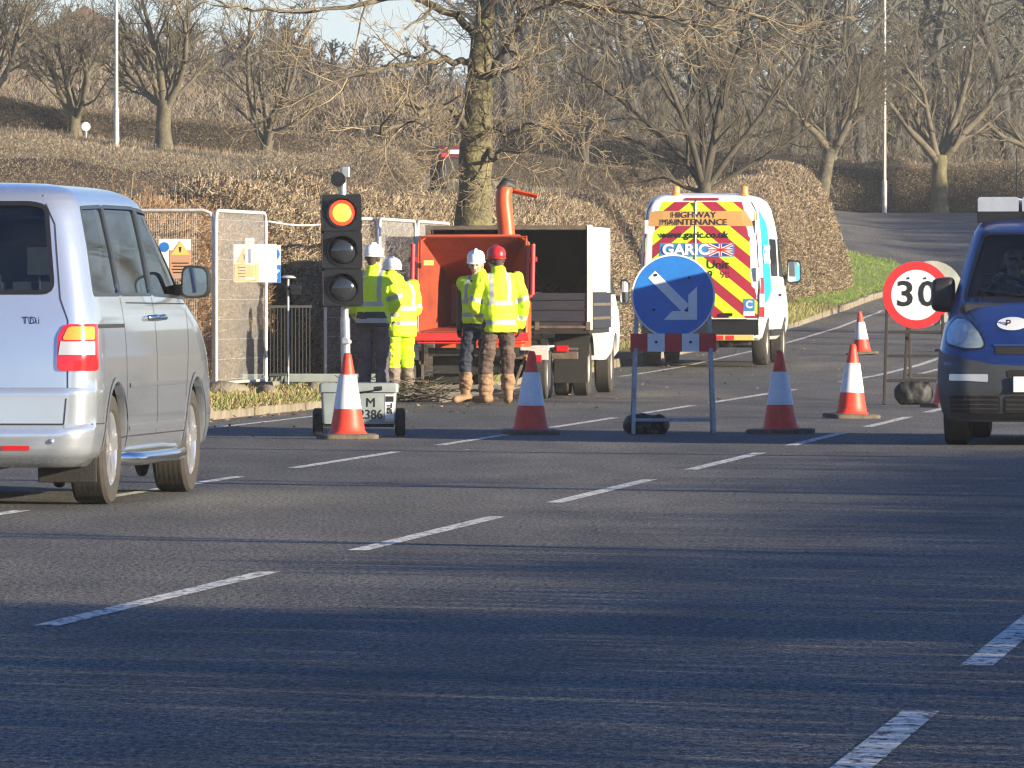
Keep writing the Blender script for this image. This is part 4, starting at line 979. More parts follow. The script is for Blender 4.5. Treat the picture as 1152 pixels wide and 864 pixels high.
# bumper: unpainted plastic wrapped round the nose
bp_ = [(-1.36, .22), (1.36, .22), (1.36, .80), (1.12, .80), (.80, .745), (.50, .685), (0, .655), (-.50, .685), (-.80, .745), (-1.12, .80), (-1.36, .80)]
def bumpf(off):
    fp, fn_ = S2.perim(1, off, True), S2.perim(-1, off, True); return lambda t, z: fp(t, z) if t >= 0 else fn_(-t, z)
b = MB(); N = 60; rows = []
zt = [.215, .24, .28, .32, .36, .42, .48, .54, .60, 1.0]
for z in zt:
    row = []
    for i in range(N + 1):
        t = -1.36 + 2.72 * i / N; top = np.interp(abs(t), [0, .5, .8, 1.12, 1.36], [.655, .685, .745, .80, .80]); zz = z if z < 1 else top; row.append(bumpf(.018 if z < 1 else .012)(t, zz))
    rows.append(row)
b.loft(rows, cap=False, closed=False); bo = b.build('bumper', M['darkgrey'], root, smooth=60)
g = MB()
for (a0, a1, z0, z1) in ((-.86, -.42, .275, .42), (.42, .86, .275, .42), (-.38, .38, .275, .42), (-.36, .36, .57, .635)):
    patch(g, rounded([(a0, z0), (a1, z0), (a1, z1), (a0, z1)], .03), bumpf(.022), na=10)
g.build('air_intake', M['under'], root)
g = MB()
for (a0, a1) in ((-.86, -.42), (.42, .86), (-.38, .38)):
    for z in (.31, .345, .385): ribbon(g, [(a0 + .01, z), (a1 - .01, z)], bumpf(.028), .010)
g.build('intake_slats', M['darkgrey'], root)
for sg in (1, -1):
    q = lambda L: [(sg * a, z) for a, z in L]
    l = MB(); patch(l, rounded(q([(.54, .815), (.72, .805), (.98, .86), (1.03, .98), (.93, 1.075), (.72, 1.06), (.60, .95)]), .08), bumpf(.010), na=12, nb=14); lo = l.build('headlight', M['headlens'], root, smooth=70)
    l = MB(); f = bumpf(.013); c = (sg * .80, .945); pts = [(c[0] + math.cos(a) * .085, c[1] + math.sin(a) * .085) for a in np.linspace(0, 6.283, 21)[:-1]]; patch(l, pts, f, na=8); l.build('reflector_bowl', M['clearlens'], lo, smooth=70)
    l = MB(); ribbon(l, rounded(q([(.54, .815), (.72, .805), (.98, .86), (1.03, .98), (.93, 1.075), (.72, 1.06), (.60, .95)]), .08), bumpf(.012), .016, True); l.build('lamp_edge', M['satin'], lo)
    l = MB(); patch(l, rounded(q([(.52, .535), (.86, .545), (.86, .60), (.52, .60)]), .012), bumpf(.026), na=10); l.build('front_indicator', M['clearlens'], root, smooth=60)
    mirror_part(root, sg * .975, 1.05, 1.26, sg, (.21, .18, .31), 'black')
    for yc in (-1.55, 1.55): wheel(root, sg * .82, yc, .325, .215, sg, .21, 'steel')
    b = MB(); f = S2.side(sg, .0025); ribbon(b, [(1.28, .45), (1.32, .9), (1.28, 1.18)], f, .009); ribbon(b, [(.06, .35), (.06, 1.8)], f, .009); b.build('door_gap', M['gap'], root)
    b = MB(); f = S2.front(.0025); ribbon(b, [(sg * .57, .95), (sg * .66, 1.06), (sg * .76, 1.16), (sg * .80, 1.19)], f, .010); b.build('bonnet_gap', M['gap'], root)
    w_ = MB(); f = S2.front(.03); w_.path([f(sg * .1, 1.225), f(sg * .35, 1.26), f(sg * .70 if sg > 0 else -.62, 1.31)], .010, 6); w_.build('wiper', M['satin'], root)
b = MB(); f = S2.front(.006); patch(b, [(-.46, .765), (.46, .765), (.47, .83), (-.47, .83)], f, na=12); b.build('grille', M['under'], root)
b = MB(); ribbon(b, [(-.48, .842), (.48, .842)], S2.front(.012), .016); b.build('grille_trim', M['chrome'], root)
b = MB(); f = S2.front(.008); pts = [(.335 + math.cos(a) * .13, 1.02 + math.sin(a) * .055) for a in np.linspace(0, 6.283, 25)[:-1]]; patch(b, pts, f, na=8); bo_ = b.build('bonnet_badge', M['signwhite'], root)
p = f(.37, 1.02); text('P', .09, 'lettering', M['signblack'], bo_, (p[0], p[1] + .012, p[2]), (R(62), 0, R(180)), .002)
b = MB(); b.box((0, 2.415, .515), (.62, .014, .13)); b.build('number_plate', M['signwhite'], root, bevel=.004)
b = MB(); b.box((0, 0, .33), (1.4, 4.3, .25)); b.box((0, 2.1, .5), (1.5, .2, .5)); b.build('underbody', M['under'], root)
seatrow(root, (-.45, .42), .35, .62, .5, .62)
b = MB(); b.box((0, 1.45, 1.06), (1.6, .5, .26)); b.build('dashboard', M['dash'], root, bevel=.05)
b = MB(); b.prism([(-.84, .5), (.84, .5), (.68, 1.84), (-.68, 1.84)], -.08, -.05, 'y'); b.build('bulkhead', M['under'], root)
b = MB(); n = 24; rg = [(.42 + .19 * math.cos(2 * math.pi * i / n), 1.02 + .08 * math.sin(2 * math.pi * i / n), 1.24 + .17 * math.sin(2 * math.pi * i / n)) for i in range(n + 1)]; b.path(rg, .016, 6); b.tube((.42, 1.02, 1.24), (.42, 1.3, 1.1), .03); b.build('steering_wheel', M['satin'], root, smooth=60)
# roof rack with pipe carriers
for y in (.05, -.9, -1.8):
    b = MB(); b.bar((-.70, y, 1.94), (.70, y, 1.94), .05, .04)
    for sg in (1, -1): b.tube((sg * .60, y, 1.86), (sg * .60, y, 1.94), .022)
    b.build('roof_bar', M['satin'], root, bevel=.004)
b = MB(); b.box((0, .32, 1.925), (1.46, .03, .10)); b.build('wind_deflector', M['satin'], root, bevel=.004)
for xc in (.55, .17, -.21, -.55):
    b = MB(); w_ = .165 if xc > -.5 else .08
    pr = rounded([(xc - w_, 1.965), (xc + w_, 1.965), (xc + w_, 2.095), (xc - w_, 2.095)], .025)
    b.loft([[(u, y, v) for u, v in pr] for y in (.28, -2.4)]); c = b.build('pipe_carrier', M['alu'], root, smooth=40)
    d = MB()
    for zz in (2.01, 2.05): d.box((xc, -1.06, zz), (w_ * 2 + .012, 2.62, .012))
    d.build('ribs', M['alu'], c); d = MB(); d.prism([(u * 1.0 + (u - xc) * .06, v + (v - 2.03) * .06) for u, v in pr], .28, .31, 'y'); d.build('end_cap', M['alu'], c)
b = MB(); b.path([(.42, -.2, 1.95), (.42, -.25, 2.52)], [.008, .004], 6); b.build('aerial', M['satin'], root)
BLUE = root

# ------------------------------------------------------------------ highway maintenance van
th = R(-6.6)
root = thing('maintenance_van', 'white high-roof highway maintenance van with red and yellow chevrons on its back doors', 'van', (3.0 + .30, 129.6, float(zf(3, 129)) + .01), th)
S3 = Shell([
 (.40, -2.62, 2.55, .88, .12, .3, .3, .02, .1),
 (.44, -2.70, 2.68, .93, .12, .3, .3, .02, .1),
 (.60, -2.72, 2.74, .97, .12, .32, .3, .02, .12),
 (.70, -2.72, 2.74, .985, .12, .32, .3, .02, .12),
 (.73, -2.66, 2.72, .99, .10, .32, .35, .02, .12),
 (1.00, -2.66, 2.60, .995, .10, .36, .45, .02, .16),
 (1.25, -2.65, 2.35, .99, .10, .40, .5, .02, .2),
 (1.40, -2.64, 1.95, .98, .10, .36, .45, .02, .2),
 (2.00, -2.60, 1.25, .945, .10, .28, .35, .02, .16),
 (2.30, -2.57, .85, .915, .11, .26, .3, .02, .14),
 (2.52, -2.53, .50, .88, .13, .26, .3, .02, .12),
 (2.62, -2.48, .25, .84, .15, .26, .3, .02, .12),
 (2.69, -2.40, -.05, .76, .18, .26, .3, .02, .1),
 (2.73, -2.25, -.4, .62, .2, .26, .3, .02, .1),
 (2.745, -2.0, -.8, .45, .2, .26, .3, .02, .1)])
cw = rounded([(.62, 1.42), (1.62, 1.40), (1.30, 1.80), (1.0, 2.02), (.64, 2.04)], .06); rwq = rounded([(-.95, 1.42), (.30, 1.42), (.30, 2.02), (-.95, 2.02)], .07)
cuts = [arch(.66, 1.25, -1.65, .35, .42), arch(-1.25, -.66, -1.65, .35, .42), arch(.66, 1.25, 1.65, .35, .42), arch(-1.25, -.66, 1.65, .35, .42)]
cutbody('body', S3, zlist((.40, .73, 7), (.73, 1.40, 8), (1.40, 2.52, 10), (2.52, 2.745, 9)), None, cuts, [M['white']], root)
def chevmat():
    m = mat('chevron_film', (.72, .84, .03), .4); t = m.node_tree; b = t.nodes['Principled BSDF']; tc = t.nodes.new('ShaderNodeTexCoord'); sp = t.nodes.new('ShaderNodeSeparateXYZ'); _link(t, tc.outputs['Object'], sp.inputs[0])
    def mth(op, a, v=None):
        n = t.nodes.new('ShaderNodeMath'); n.operation = op; _link(t, a, n.inputs[0])
        if v is not None:
            if isinstance(v, float): n.inputs[1].default_value = v
            else: _link(t, v, n.inputs[1])
        return n.outputs[0]
    x = mth('ADD', sp.outputs['X'], .10); x = mth('ABSOLUTE', x); x = mth('MULTIPLY', x, .82); s_ = mth('ADD', x, sp.outputs['Z']); s_ = mth('ADD', s_, .03); s_ = mth('DIVIDE', s_, .415); s_ = mth('FRACT', s_); s_ = mth('GREATER_THAN', s_, .5)
    mx = t.nodes.new('ShaderNodeMix'); mx.data_type = 'RGBA'; _link(t, s_, mx.inputs[0]); mx.inputs[6].default_value = (.60, .86, .02, 1); mx.inputs[7].default_value = (.34, .02, .045, 1); _link(t, mx.outputs[2], b.inputs['Base Color']); return m
b = MB(); f = S3.rear(.006); patch(b, rounded([(-.93, .755), (.93, .755), (.935, 1.4), (.86, 2.50), (.80, 2.60), (-.80, 2.60), (-.86, 2.50), (-.935, 1.4)], .04), f, nb=16); b.build('chevron_panel', chevmat(), root, smooth=60)
b = MB(); patch(b, [(-.845, 2.215), (.865, 2.215), (.85, 2.455), (-.83, 2.455)], S3.rear(.010)); hp = b.build('header_panel', M['orangefilm'], root)
def rt(s, size, x, z, m, par, bold=.0, sx=1.0, off=.016):
    p = S3.rear(off)(x, z); sl = (S3.rear(0)(x, z + .06)[1] - S3.rear(0)(x, z - .06)[1]) / .12; return text(s, size, 'lettering', m, par, (x, p[1], z), (R(90) - math.atan(sl), 0, 0), bold, sx=sx, thick=.001)
rt('HIGHWAY', .135, -.12, 2.39, M['signblack'], hp, 0, 1.12); rt('MAINTENANCE', .135, -.11, 2.275, M['signblack'], hp, 0, 1.12)
rt('www.garic.co.uk', .145, -.11, 2.075, M['signblack'], root, .0035, 1.12, .012)
b = MB(); patch(b, [(-.66, 1.73), (.53, 1.73), (.53, 1.945), (-.66, 1.945)], S3.rear(.010)); gp = b.build('logo_panel', M['garicblue'], root)
rt('GARIC', .235, -.24, 1.835, M['signwhite'], gp, .009, 1.08)
fl = MB(); fr_ = S3.rear(.014); fw_ = S3.rear(.0155); fz = S3.rear(.017)
fl2 = MB(); fl3 = MB()
patch(fl, [(.12, 1.745), (.50, 1.745), (.50, 1.93), (.12, 1.93)], fr_); fo = fl.build('flag', mat('flag_blue', (.015, .04, .25), .4), gp)
for a, b_ in (((.12, 1.755), (.50, 1.92)), ((.12, 1.92), (.50, 1.755)), ((.31, 1.745), (.31, 1.93)), ((.12, 1.8375), (.50, 1.8375))): ribbon(fl2, [a, b_], fw_, .05)
for a, b_ in (((.12, 1.755), (.50, 1.92)), ((.12, 1.92), (.50, 1.755)), ((.31, 1.745), (.31, 1.93)), ((.12, 1.8375), (.50, 1.8375))): ribbon(fl3, [a, b_], fz, .02)
fl2.build('white_crosses', M['signwhite'], fo); fl3.build('red_crosses', M['signred'], fo)
rt('Unit', .19, .27, 1.60, M['signblack'], root, .002, 1.1, .012); rt('98', .17, .39, 1.44, M['maroonfilm'], root, .001, 1.0, .012); rt('9', .17, .15, 1.44, M['signblack'], root, .001, 1.0, .012)
b = MB(); patch(b, [(.68, .87), (.86, .87), (.86, 1.06), (.68, 1.06)], S3.rear(.010)); so = b.build('sticker', M['garicblue'], root); rt('C', .16, .77, .965, M['signwhite'], so, .006)
b = MB(); patch(b, [(.68, .79), (.86, .79), (.86, .862), (.68, .862)], S3.rear(.010)); b.build('sticker_strip', M['signwhite'], root)
b = MB(); f = S3.rear(.010); ribbon(b, [(-.10, .74), (-.10, 2.66)], f, .02); ribbon(b, [(-.92, .74), (-.93, 1.4), (-.87, 2.45), (-.79, 2.60)], f, .012); ribbon(b, [(.92, .74), (.93, 1.4), (.87, 2.45), (.79, 2.60)], f, .012); b.build('shut_lines', M['gap'], root)
b = MB(); b.tube((-.09, S3.rear(.03)(0, 1.5)[1], 1.35), (-.09, S3.rear(.03)(0, 2.58)[1], 2.60), .018); b.build('lock_rod', M['galv'], root)
for (x, z) in ((.88, 2.2), (.90, 1.45), (-.88, 2.2), (-.90, 1.45)):
    b = MB(); p = S3.rear(.02)(x, z); b.box(p, (.06, .03, .22)); b.build('hinge', M['dirtywhite'], root, bevel=.01)
b = MB(); p = S3.rear(.03)(.42, .81); b.box(p, (.18, .03, .05)); b.build('door_handle', M['satin'], root, bevel=.01)
b = MB(); b.box((0, S3.rear(.02)(0, .62)[1], .61), (1.86, .10, .25)); b.box((0, -2.80, .735), (1.5, .12, .012)); b.build('rear_bumper', M['satin'], root, bevel=.03)
b = MB(); b.box((.0, -2.80, .445), (1.72, .05, .09)); ub = b.build('step_bar', M['signyellow'], root, bevel=.01)
b = MB()
for k in range(5): b.box((-.2 + k * .17, -2.828, .445), (.13, .004, .07))
b.build('red_marks', M['signred'], ub)
for sg in (1, -1):
    l = MB(); patch(l, rounded([(.925, .77), (1.06, .77), (1.06, 1.40), (.94, 1.40)], .03), S3.perim(sg, .012), na=8); lo = l.build('tail_light', M['redlens'], root, smooth=60)
    l = MB(); patch(l, [(.93, .93), (1.05, .93), (1.05, 1.14), (.93, 1.14)], S3.perim(sg, .016), na=8); l.build('clear_lens', M['clearlens'], lo, smooth=60)
    mirror_part(root, sg * 1.15, 1.55, 1.50, sg, (.24, .16, .40), 'black')
    for yc in (-1.65, 1.65): wheel(root, sg * .87, yc, .345, .22 if yc > 0 else .24, sg, .205, 'steel')
    b = MB(); f = S3.side(sg, .004); patch(b, cw, f); b.build('cab_window', M['satin'], root); b = MB(); patch(b, rwq, f); b.build('side_window', M['satin'], root)
    b = MB(); ribbon(b, [(.52, .5), (.52, 2.1)], f, .012); ribbon(b, [(-1.02, .5), (-1.02, 2.45)], f, .012); ribbon(b, [(.52, 1.25), (-1.0, 1.25)], f, .010); ribbon(b, [(1.85, .6), (1.85, 1.38)], f, .012); b.build('shut_gaps', M['gap'], root)
    b = MB(); patch(b, rounded([(-2.50, .95), (-1.12, 1.15), (-1.12, 2.25), (-2.40, 2.50)], .2), S3.side(sg, .005)); lv = b.build('livery_panel', M['cyan'], root)
    t_ = text('GARIC', .42, 'lettering', M['signwhite'], lv, (sg * (.985), -1.8, 1.75), (R(90), 0, R(90) * sg), .008); t_.rotation_euler = (R(88), 0, R(90) * sg)
    b = MB(); h = S3.side(sg, .02)(.4, 1.12); b.box(h, (.03, .2, .04)); b.build('side_handle', M['satin'], root)
    b = MB(); b.box((sg * .99, 0, .52), (.03, 2.3, .10)); b.build('sill_strip', M['satin'], root, bevel=.01)
ws3 = rounded([(-.80, 1.46), (.80, 1.46), (.70, 2.2), (-.70, 2.2)], .06); b = MB(); patch(b, ws3, S3.front(.004)); b.build('windscreen', M['satin'], root)
b = MB(); patch(b, rounded([(-.5, .6), (.5, .6), (.5, 1.0), (-.5, 1.0)], .05), S3.front(.006)); b.build('grille', M['satin'], root)
b = MB(); b.box((0, 0, .42), (1.5, 5.0, .2)); b.tube((.45, -2.6, .33), (.45, -2.0, .33), .04); b.box((.25, -2.72, .36), (.07, .12, .2)); b.box((0, -1.65, .34), (1.5, .12, .12)); b.build('underbody', M['under'], root)
for x in (-.43, .66):
    b = MB(); b.lathe([(.075, 0), (.075, .03), (.062, .035), (.062, .13), (.045, .155), (.002, .16)], 16, 'z', (x, -2.28, 2.70)); b.build('beacon', M['beacon'], root, smooth=50)
b = MB(); patch(b, [(-.28, 2.625), (.28, 2.625), (.26, 2.665), (-.26, 2.665)], S3.rear(.02)); b.build('brake_light', M['maroonfilm'], root)
# ------------------------------------------------------------------ traffic cones: one built, the rest copied
def cone_proto():
    root = thing('traffic_cone', 'x', 'traffic cone', (0, 0, 0), 0, 'traffic cones closing the lane')
    b = MB(); pr = rounded([(-.235, -.235), (-.15, -.25), (.15, -.25), (.235, -.235), (.25, -.15), (.25, .15), (.235, .235), (.15, .25), (-.15, .25), (-.235, .235), (-.25, .15), (-.25, -.15)], .03, 2)
    b.loft([[(u, v, 0) for u, v in pr], [(u, v, .035) for u, v in pr], [(u * .93, v * .93, .045) for u, v in pr]]); b.build('base', M['conebase'], root, smooth=40)
    def rad(z): return .158 + (.030 - .158) * (z - .045) / .705
    c = MB(); zs = [.04, .05, .27, .275, .50, .505, .735, .748]
    c.lathe([(rad(.05) + .02, .044), (rad(.05) + .004, .06)] + [(rad(z), z) for z in np.linspace(.07, .73, 14)] + [(.026, .745), (.018, .75), (.014, .70)], 32); c.build('body', M['conered'], root, smooth=40)
    s = MB(); s.lathe([(rad(.26) + .001, .26), (rad(.26) + .004, .262), (rad(.52) + .004, .558), (rad(.56) + .001, .56)], 32, cap=False); s.build('sleeve', M['conewhite'], root, smooth=40)
    return root
cp = cone_proto(); first = True
for px, Z, lb, rz, tilt in [
    (391, 69.8, 'red and white cone in front of the grey signal trolley', .2, .0),
    (597, 71.9, 'shaded red and white cone between the signal trolley and the blue arrow sign', .1, .012),
    (878, 72.3, 'shaded dull red cone just right of the blue arrow sign', .5, -.01),
    (958, 81.0, 'bright sunlit cone left of the speed limit sign', .3, .015),
    (970, 137.0, 'smallest cone, far off beside the lawn verge and above the bright sunlit cone', .2, -.05),
    (1066, 88.5, 'cone half hidden by the oncoming blue van, under its mirror', .4, 0),
    (1070, 140.0, 'distant cone peeking out behind the speed limit sign and blue van mirror', .2, 0)]:
    o = cp if first else copy_tree(cp); first = False; x = PX(px, Z)
    o.location = (x, Z, float(zf(x, Z)) + .002); o.rotation_euler = (tilt, tilt, rz); o['label'] = lb

# ------------------------------------------------------------------ signs on trestles
def trestle(name, label, x, y, hgt, w, d, fm, rz=0.0, bars=(.13,), lean=.10):
    root = thing(name, label, 'road sign', (x, y, float(zf(x, y)) + .001), rz)
    for nm, sg in (('front_frame', -1), ('back_frame', 1)):
        b = MB()
        for sx in (-1, 1): b.bar((sx * w, sg * d, 0), (sx * w * .90, sg * .03, hgt), .034, .034)
        for z in bars: 
            t = z / hgt; b.bar((-w * (1 - .1 * t), sg * (d + (.03 - d) * t), z), (w * (1 - .1 * t), sg * (d + (.03 - d) * t), z), .022, .03)
        b.bar((-w * .9, sg * .03, hgt - .02), (w * .9, sg * .03, hgt - .02), .025, .025)
        b.build(nm, fm, root, bevel=.004)
    return root
def roundel(root, c, r, tilt=0.0, backm='signback'):
    M_ = Matrix.Rotation(tilt, 3, 'X')
    b = MB(); b.lathe([(.002, 0), (r, 0), (r + .004, .004), (r + .004, .018), (r - .01, .022), (.002, .022)], 64, 'y', (c[0], c[1], c[2])); return b.build('plate', M[backm], root, smooth=30)
def disc_face(root, name, c, r0, r1, y, m, n=64):
    b = MB(); vs = []; fs = []
    for k in range(n):
        a = 2 * math.pi * k / n
        for r in (r0, r1): vs.append((c[0] + math.cos(a) * r, y, c[2] + math.sin(a) * r))
    if r0 < 1e-4: b.add([vs[2 * k + 1] for k in range(n)], [tuple(range(n))])
    else: b.add(vs, [(2 * k, 2 * k + 1, 2 * ((k + 1) % n) + 1, 2 * ((k + 1) % n)) for k in range(n)])
    return b.build(name, m, root)
def bolts(root, pts, y):
    for (x, z) in pts:
        b = MB(); b.lathe([(.013, 0), (.013, -.008), (.006, -.012)], 10, 'y', (x, y, z)); b.build('bolt', M['frame'], root)
def sandbag(label, x, y, sx, sy, sz, rz, name='sandbag', group=None):
    root = None; b = MB(); n = 20; rings = []
    for i in range(19):
        t = i / 18; e = (1 - abs(2 * t - 1) ** 3) ** .5; ring = []
        for k in range(n):
            a = 2 * math.pi * k / n; rr_ = (abs(math.cos(a)) ** 4 + abs(math.sin(a)) ** 4) ** -.2 * (1 + .30 * mnoise.noise((t * 5, math.cos(a) * 2.4, math.sin(a) * 2.4 + x)) + .14 * mnoise.noise((t * 13, math.cos(a) * 6, math.sin(a) * 6 + x)))
            ring.append(((t - .5) * sx, math.cos(a) * sy * .5 * max(e, .12) * rr_, max(.0, sz * .5 + math.sin(a) * sz * .5 * max(e, .25) * rr_ - .02)))
        rings.append(ring)
    b.loft(rings); o = b.build(name, M['bag'], None, smooth=70); o.location = (x, y, float(zf(x, y)) + .003); o.rotation_euler = (0, 0, rz)
    return tagp(o, label, 'sandbag')
# blue keep-right sign
x0, y0 = PX(757, 72.2), 72.2
sg = trestle('arrow_sign', 'round blue arrow sign with a red and white board on a grey trestle', x0, y0, 1.10, .365, .22, M['framegrey'], .02)
cz = 1.245; yb = -.075
pl = roundel(sg, (0, yb, cz), .374)
disc_face(pl, 'blue_face', (0, 0, cz), 0, .360, yb - .003, M['signblue']); disc_face(pl, 'rim', (0, 0, cz), .362, .376, yb - .003, M['signwhite'])
ar = MB(); c45 = math.sqrt(.5)
def ra(u, v): return (u * c45 + v * c45, cz - u * c45 + v * c45)     # u runs down to the right
tip = .300
poly = [ra(-.275, .042), ra(-.275, -.042)]
ar.add([(p[0], yb - .006, p[1]) for p in (ra(-.275, -.045), ra(.16, -.045), ra(.16, .045), ra(-.275, .045))], [(0, 1, 2, 3)])
# arrow head: two square-ended strokes meeting at the lower right corner
cx_, cz_ = .215, cz - .215
ar.add([(cx_, yb - .0065, cz_), (cx_ - .30, yb - .0065, cz_), (cx_ - .225, yb - .0065, cz_ + .080), (cx_ - .08, yb - .0065, cz_ + .08)], [(0, 1, 2, 3)])
ar.add([(cx_, yb - .0066, cz_), (cx_ - .08, yb - .0066, cz_ + .08), (cx_ - .08, yb - .0066, cz_ + .225), (cx_, yb - .0066, cz_ + .30)], [(0, 1, 2, 3)])
ar.build('arrow', M['signwhite'], pl); bolts(pl, [(-.155, cz + .19), (.145, cz + .165), (-.175, cz - .125), (.12, cz - .13)], yb - .008)
b = MB(); b.box((0, -.095, .825), (.775, .016, .165)); bd = b.build('board', M['signred'], sg, bevel=.003)
for xx in (-.155, .155):
    b = MB(); b.box((xx, -.1045, .825), (.155, .003, .163)); b.build('white_block', M['signwhite'], bd)
bolts(bd, [(-.155, .83), (.155, .83)], -.106)
sandbag('black sandbag lying on the foot of the blue arrow sign trestle', x0 - .24, y0 - .02, .42, .34, .20, .15)
# speed limit sign and the one behind it
x0, y0 = PX(1029, 90.6), 90.6
sg = trestle('speed_sign', 'red ringed speed limit 30 sign on a rusty trestle', x0, y0, 1.16, .345, .26, M['frame'], -.04, bars=(.27, .55, .82))
pl = roundel(sg, (.02, -.07, 1.24), .378); c = (.02, 0, 1.24)
disc_face(pl, 'white_face', c, 0, .290, -.073, M['signwhite']); disc_face(pl, 'red_ring', c, .285, .380, -.075, M['signred'])
text('30', .40, 'digits', M['signblack'], pl, (.02, -.077, 1.24), (R(90), 0, 0), .006, sx=1.12, space=1.12)
bolts(pl, [(-.07, 1.43), (.12, 1.43)], -.075)
sandbag('black sandbag slung over the crossbar of the speed limit trestle', x0 - .02, y0 - .15, .44, .24, .30, .05)
x1, y1 = PX(1046, 93.6), 93.6
sg = trestle('speed_sign', 'second round sign with a grey edge, mostly hidden behind the speed limit sign', x1, y1, 1.16, .27, .24, M['frame'], .12, bars=(.30, .80))
pl = roundel(sg, (.03, .05, 1.26), .376); disc_face(pl, 'grey_face', (.03, 0, 1.26), 0, .374, .047, M['signback'])

# ------------------------------------------------------------------ portable signal on its trolley
Z = 71.0; x0 = PX(404, Z); root = thing('portable_signal', 'portable traffic signal showing red on a grey wheeled battery box', 'traffic light', (x0, Z, .001))
b = MB(); b.loft([[(u, v, z) for u, v in rounded([(-w, -.24), (w, -.24), (w, .24), (-w, .24)], .03)] for z, w in ((.115, .315), (.13, .322), (.42, .335))])
bx = b.build('battery_box', M['boxgrey'], root, smooth=30)
b = MB(); b.loft([[(u, v, z) for u, v in rounded([(-w, -.26), (w, -.26), (w, .26), (-w, .26)], .03)] for z, w in ((.395, .350), (.465, .350), (.475, .335))]); lid = b.build('lid', M['boxgrey'], root, smooth=30)
b = MB(); b.box((.185, -.268, .43), (.045, .02, .035)); b.path([(-.12, -.245, .395), (.02, -.262, .395), (.14, -.27, .41), (.18, -.275, .42)], .008, 6); b.build('latch', M['satin'], lid)
text('M', .115, 'lettering', M['signblack'], bx, (.108, -.243, .300), (R(90), 0, 0), 0, sx=1.0); text('2386', .115, 'lettering', M['signblack'], bx, (.108, -.243, .195), (R(90), 0, 0), .0012, sx=.93)
b = MB(); b.box((.275, -.2425, .255), (.078, .003, .235)); st = b.build('sticker', M['signwhite'], bx); b = MB(); b.box((.275, -.245, .335), (.07, .002, .05)); b.build('sticker_top', M['black'], st); b = MB(); b.box((.275, -.245, .152), (.07, .002, .02)); b.build('sticker_foot', M['signyellow'], st)
t_ = text('SRL', .06, 'lettering', M['signblack'], st, (.275, -.2455, .25), (R(90), R(-90), 0), .003)
b = MB(); b.box((0, 0, .10), (.62, .42, .03)); b.tube((-.40, 0, .125), (.40, 0, .125), .014); b.build('axle', M['under'], root)
for sx in (-1, 1):
    b = MB(); b.lathe([(.06, -.035), (.105, -.045), (.125, -.03), (.125, .03), (.105, .045), (.06, .035)], 28, 'x', (sx * .365, -.02, .126)); w_ = b.build('wheel', M['rubber'], root, smooth=40)
    b = MB(); b.lathe([(.062, -.02), (.062, .02), (.02, .035), (.002, .035)], 20, 'x', (sx * .375, -.02, .126)); b.build('hub', M['steelrim'], w_, smooth=40)
lean = -.018; mx = -.115                             # the mast stands left of centre and leans a touch
def ml(z, dx=0, dy=0): return (mx + lean * (z - .45) + dx, .02 + dy, z)
b = MB(); b.tube(ml(.44), ml(2.335), .034, n=16); b.tube(ml(.44), ml(1.05), .043, n=16); b.box(ml(.85, .0, -.05), (.05, .03, .05)); mast = b.build('mast', M['galv'], root, smooth=40)
b = MB(); b.lathe([(.018, -.02), (.018, .02)], 10, 'y', ml(.84, .04, -.045)); b.build('mast_clamp', M['galvw'], mast)
hx, hy = ml(1.65)[0] - .012, -.09
Rm = Matrix.Rotation(-lean, 4, 'Y')
hd = thing('signal_head', None, None); hd.parent = root; hd.location = (hx, hy, 1.65); hd.rotation_euler = (0, lean, R(4))
b = MB()
for k in range(3):
    zc = .333 - k * .333; pr = rounded([(-.175, zc - .158), (.175, zc - .158), (.175, zc + .158), (-.175, zc + .158)], .02)
    b.loft([[(u, y, v) for u, v in pr] for y in (-.075, .09)])
b.box((0, .01, 0), (.31, .13, .96)); b.build('housing', M['satin'], hd, smooth=30)
b = MB(); b.box((0, .095, 0), (.36, .01, 1.0)); b.build('backing_board', M['black'], hd, bevel=.01)
for k, (nm, m_) in enumerate((('red_lens', 'lampon'), ('amber_lens', 'lensoff'), ('green_lens', 'lensoff'))):
    zc = .333 - k * .333; 
    v = MB(); n = 40; o_ = []; i_ = []
    for a_ in range(n):
        a = 2 * math.pi * a_ / n; L = .03 + .10 * max(0, math.sin(a) * .6 + .4); o_.append(a)
    vs = []; fs = []
    for a in o_:
        L = .016 + .055 * max(0.0, math.sin(a) + .35)
        for r, y in ((.136, -.074), (.136, -.076 - L), (.130, -.076 - L), (.130, -.074)): vs.append((math.cos(a) * r, y, zc + math.sin(a) * r))
    for a_ in range(n):
        a2 = (a_ + 1) % n
        for q in range(3): fs.append((a_ * 4 + q, a2 * 4 + q, a2 * 4 + q + 1, a_ * 4 + q + 1))
    v.add(vs, fs); v.build('visor', M['satin'], hd, smooth=50)
    l = MB()
    if k == 0:
        l.lathe([(.082, -.090), (.06, -.098), (.035, -.103), (.002, -.105)], 36, 'y', (0, 0, zc), cap=False); l.build(nm, M[m_], hd, smooth=60)
        l = MB(); l.lathe([(.112, -.0765), (.104, -.080), (.094, -.0855), (.082, -.0895)], 36, 'y', (0, 0, zc), cap=False); l.build('lens_rim', M['lampring'], hd, smooth=60)
    else:
        l.lathe([(.122, -.078), (.11, -.100), (.08, -.118), (.045, -.128), (.002, -.131)], 36, 'y', (0, 0, zc), cap=False); l.build(nm, M[m_], hd, smooth=60)
b = MB(); b.lathe([(.002, -.10), (.062, -.10), (.066, -.09), (.066, .04), (.05, .05)], 28, 'y', ml(2.28, -.035, -.05)); dt = b.build('detector', M['satin'], root, smooth=40)
b = MB(); b.box(ml(2.345, .03, .0), (.075, .09, .10)); b.build('detector_bracket', M['galv'], dt, bevel=.01)

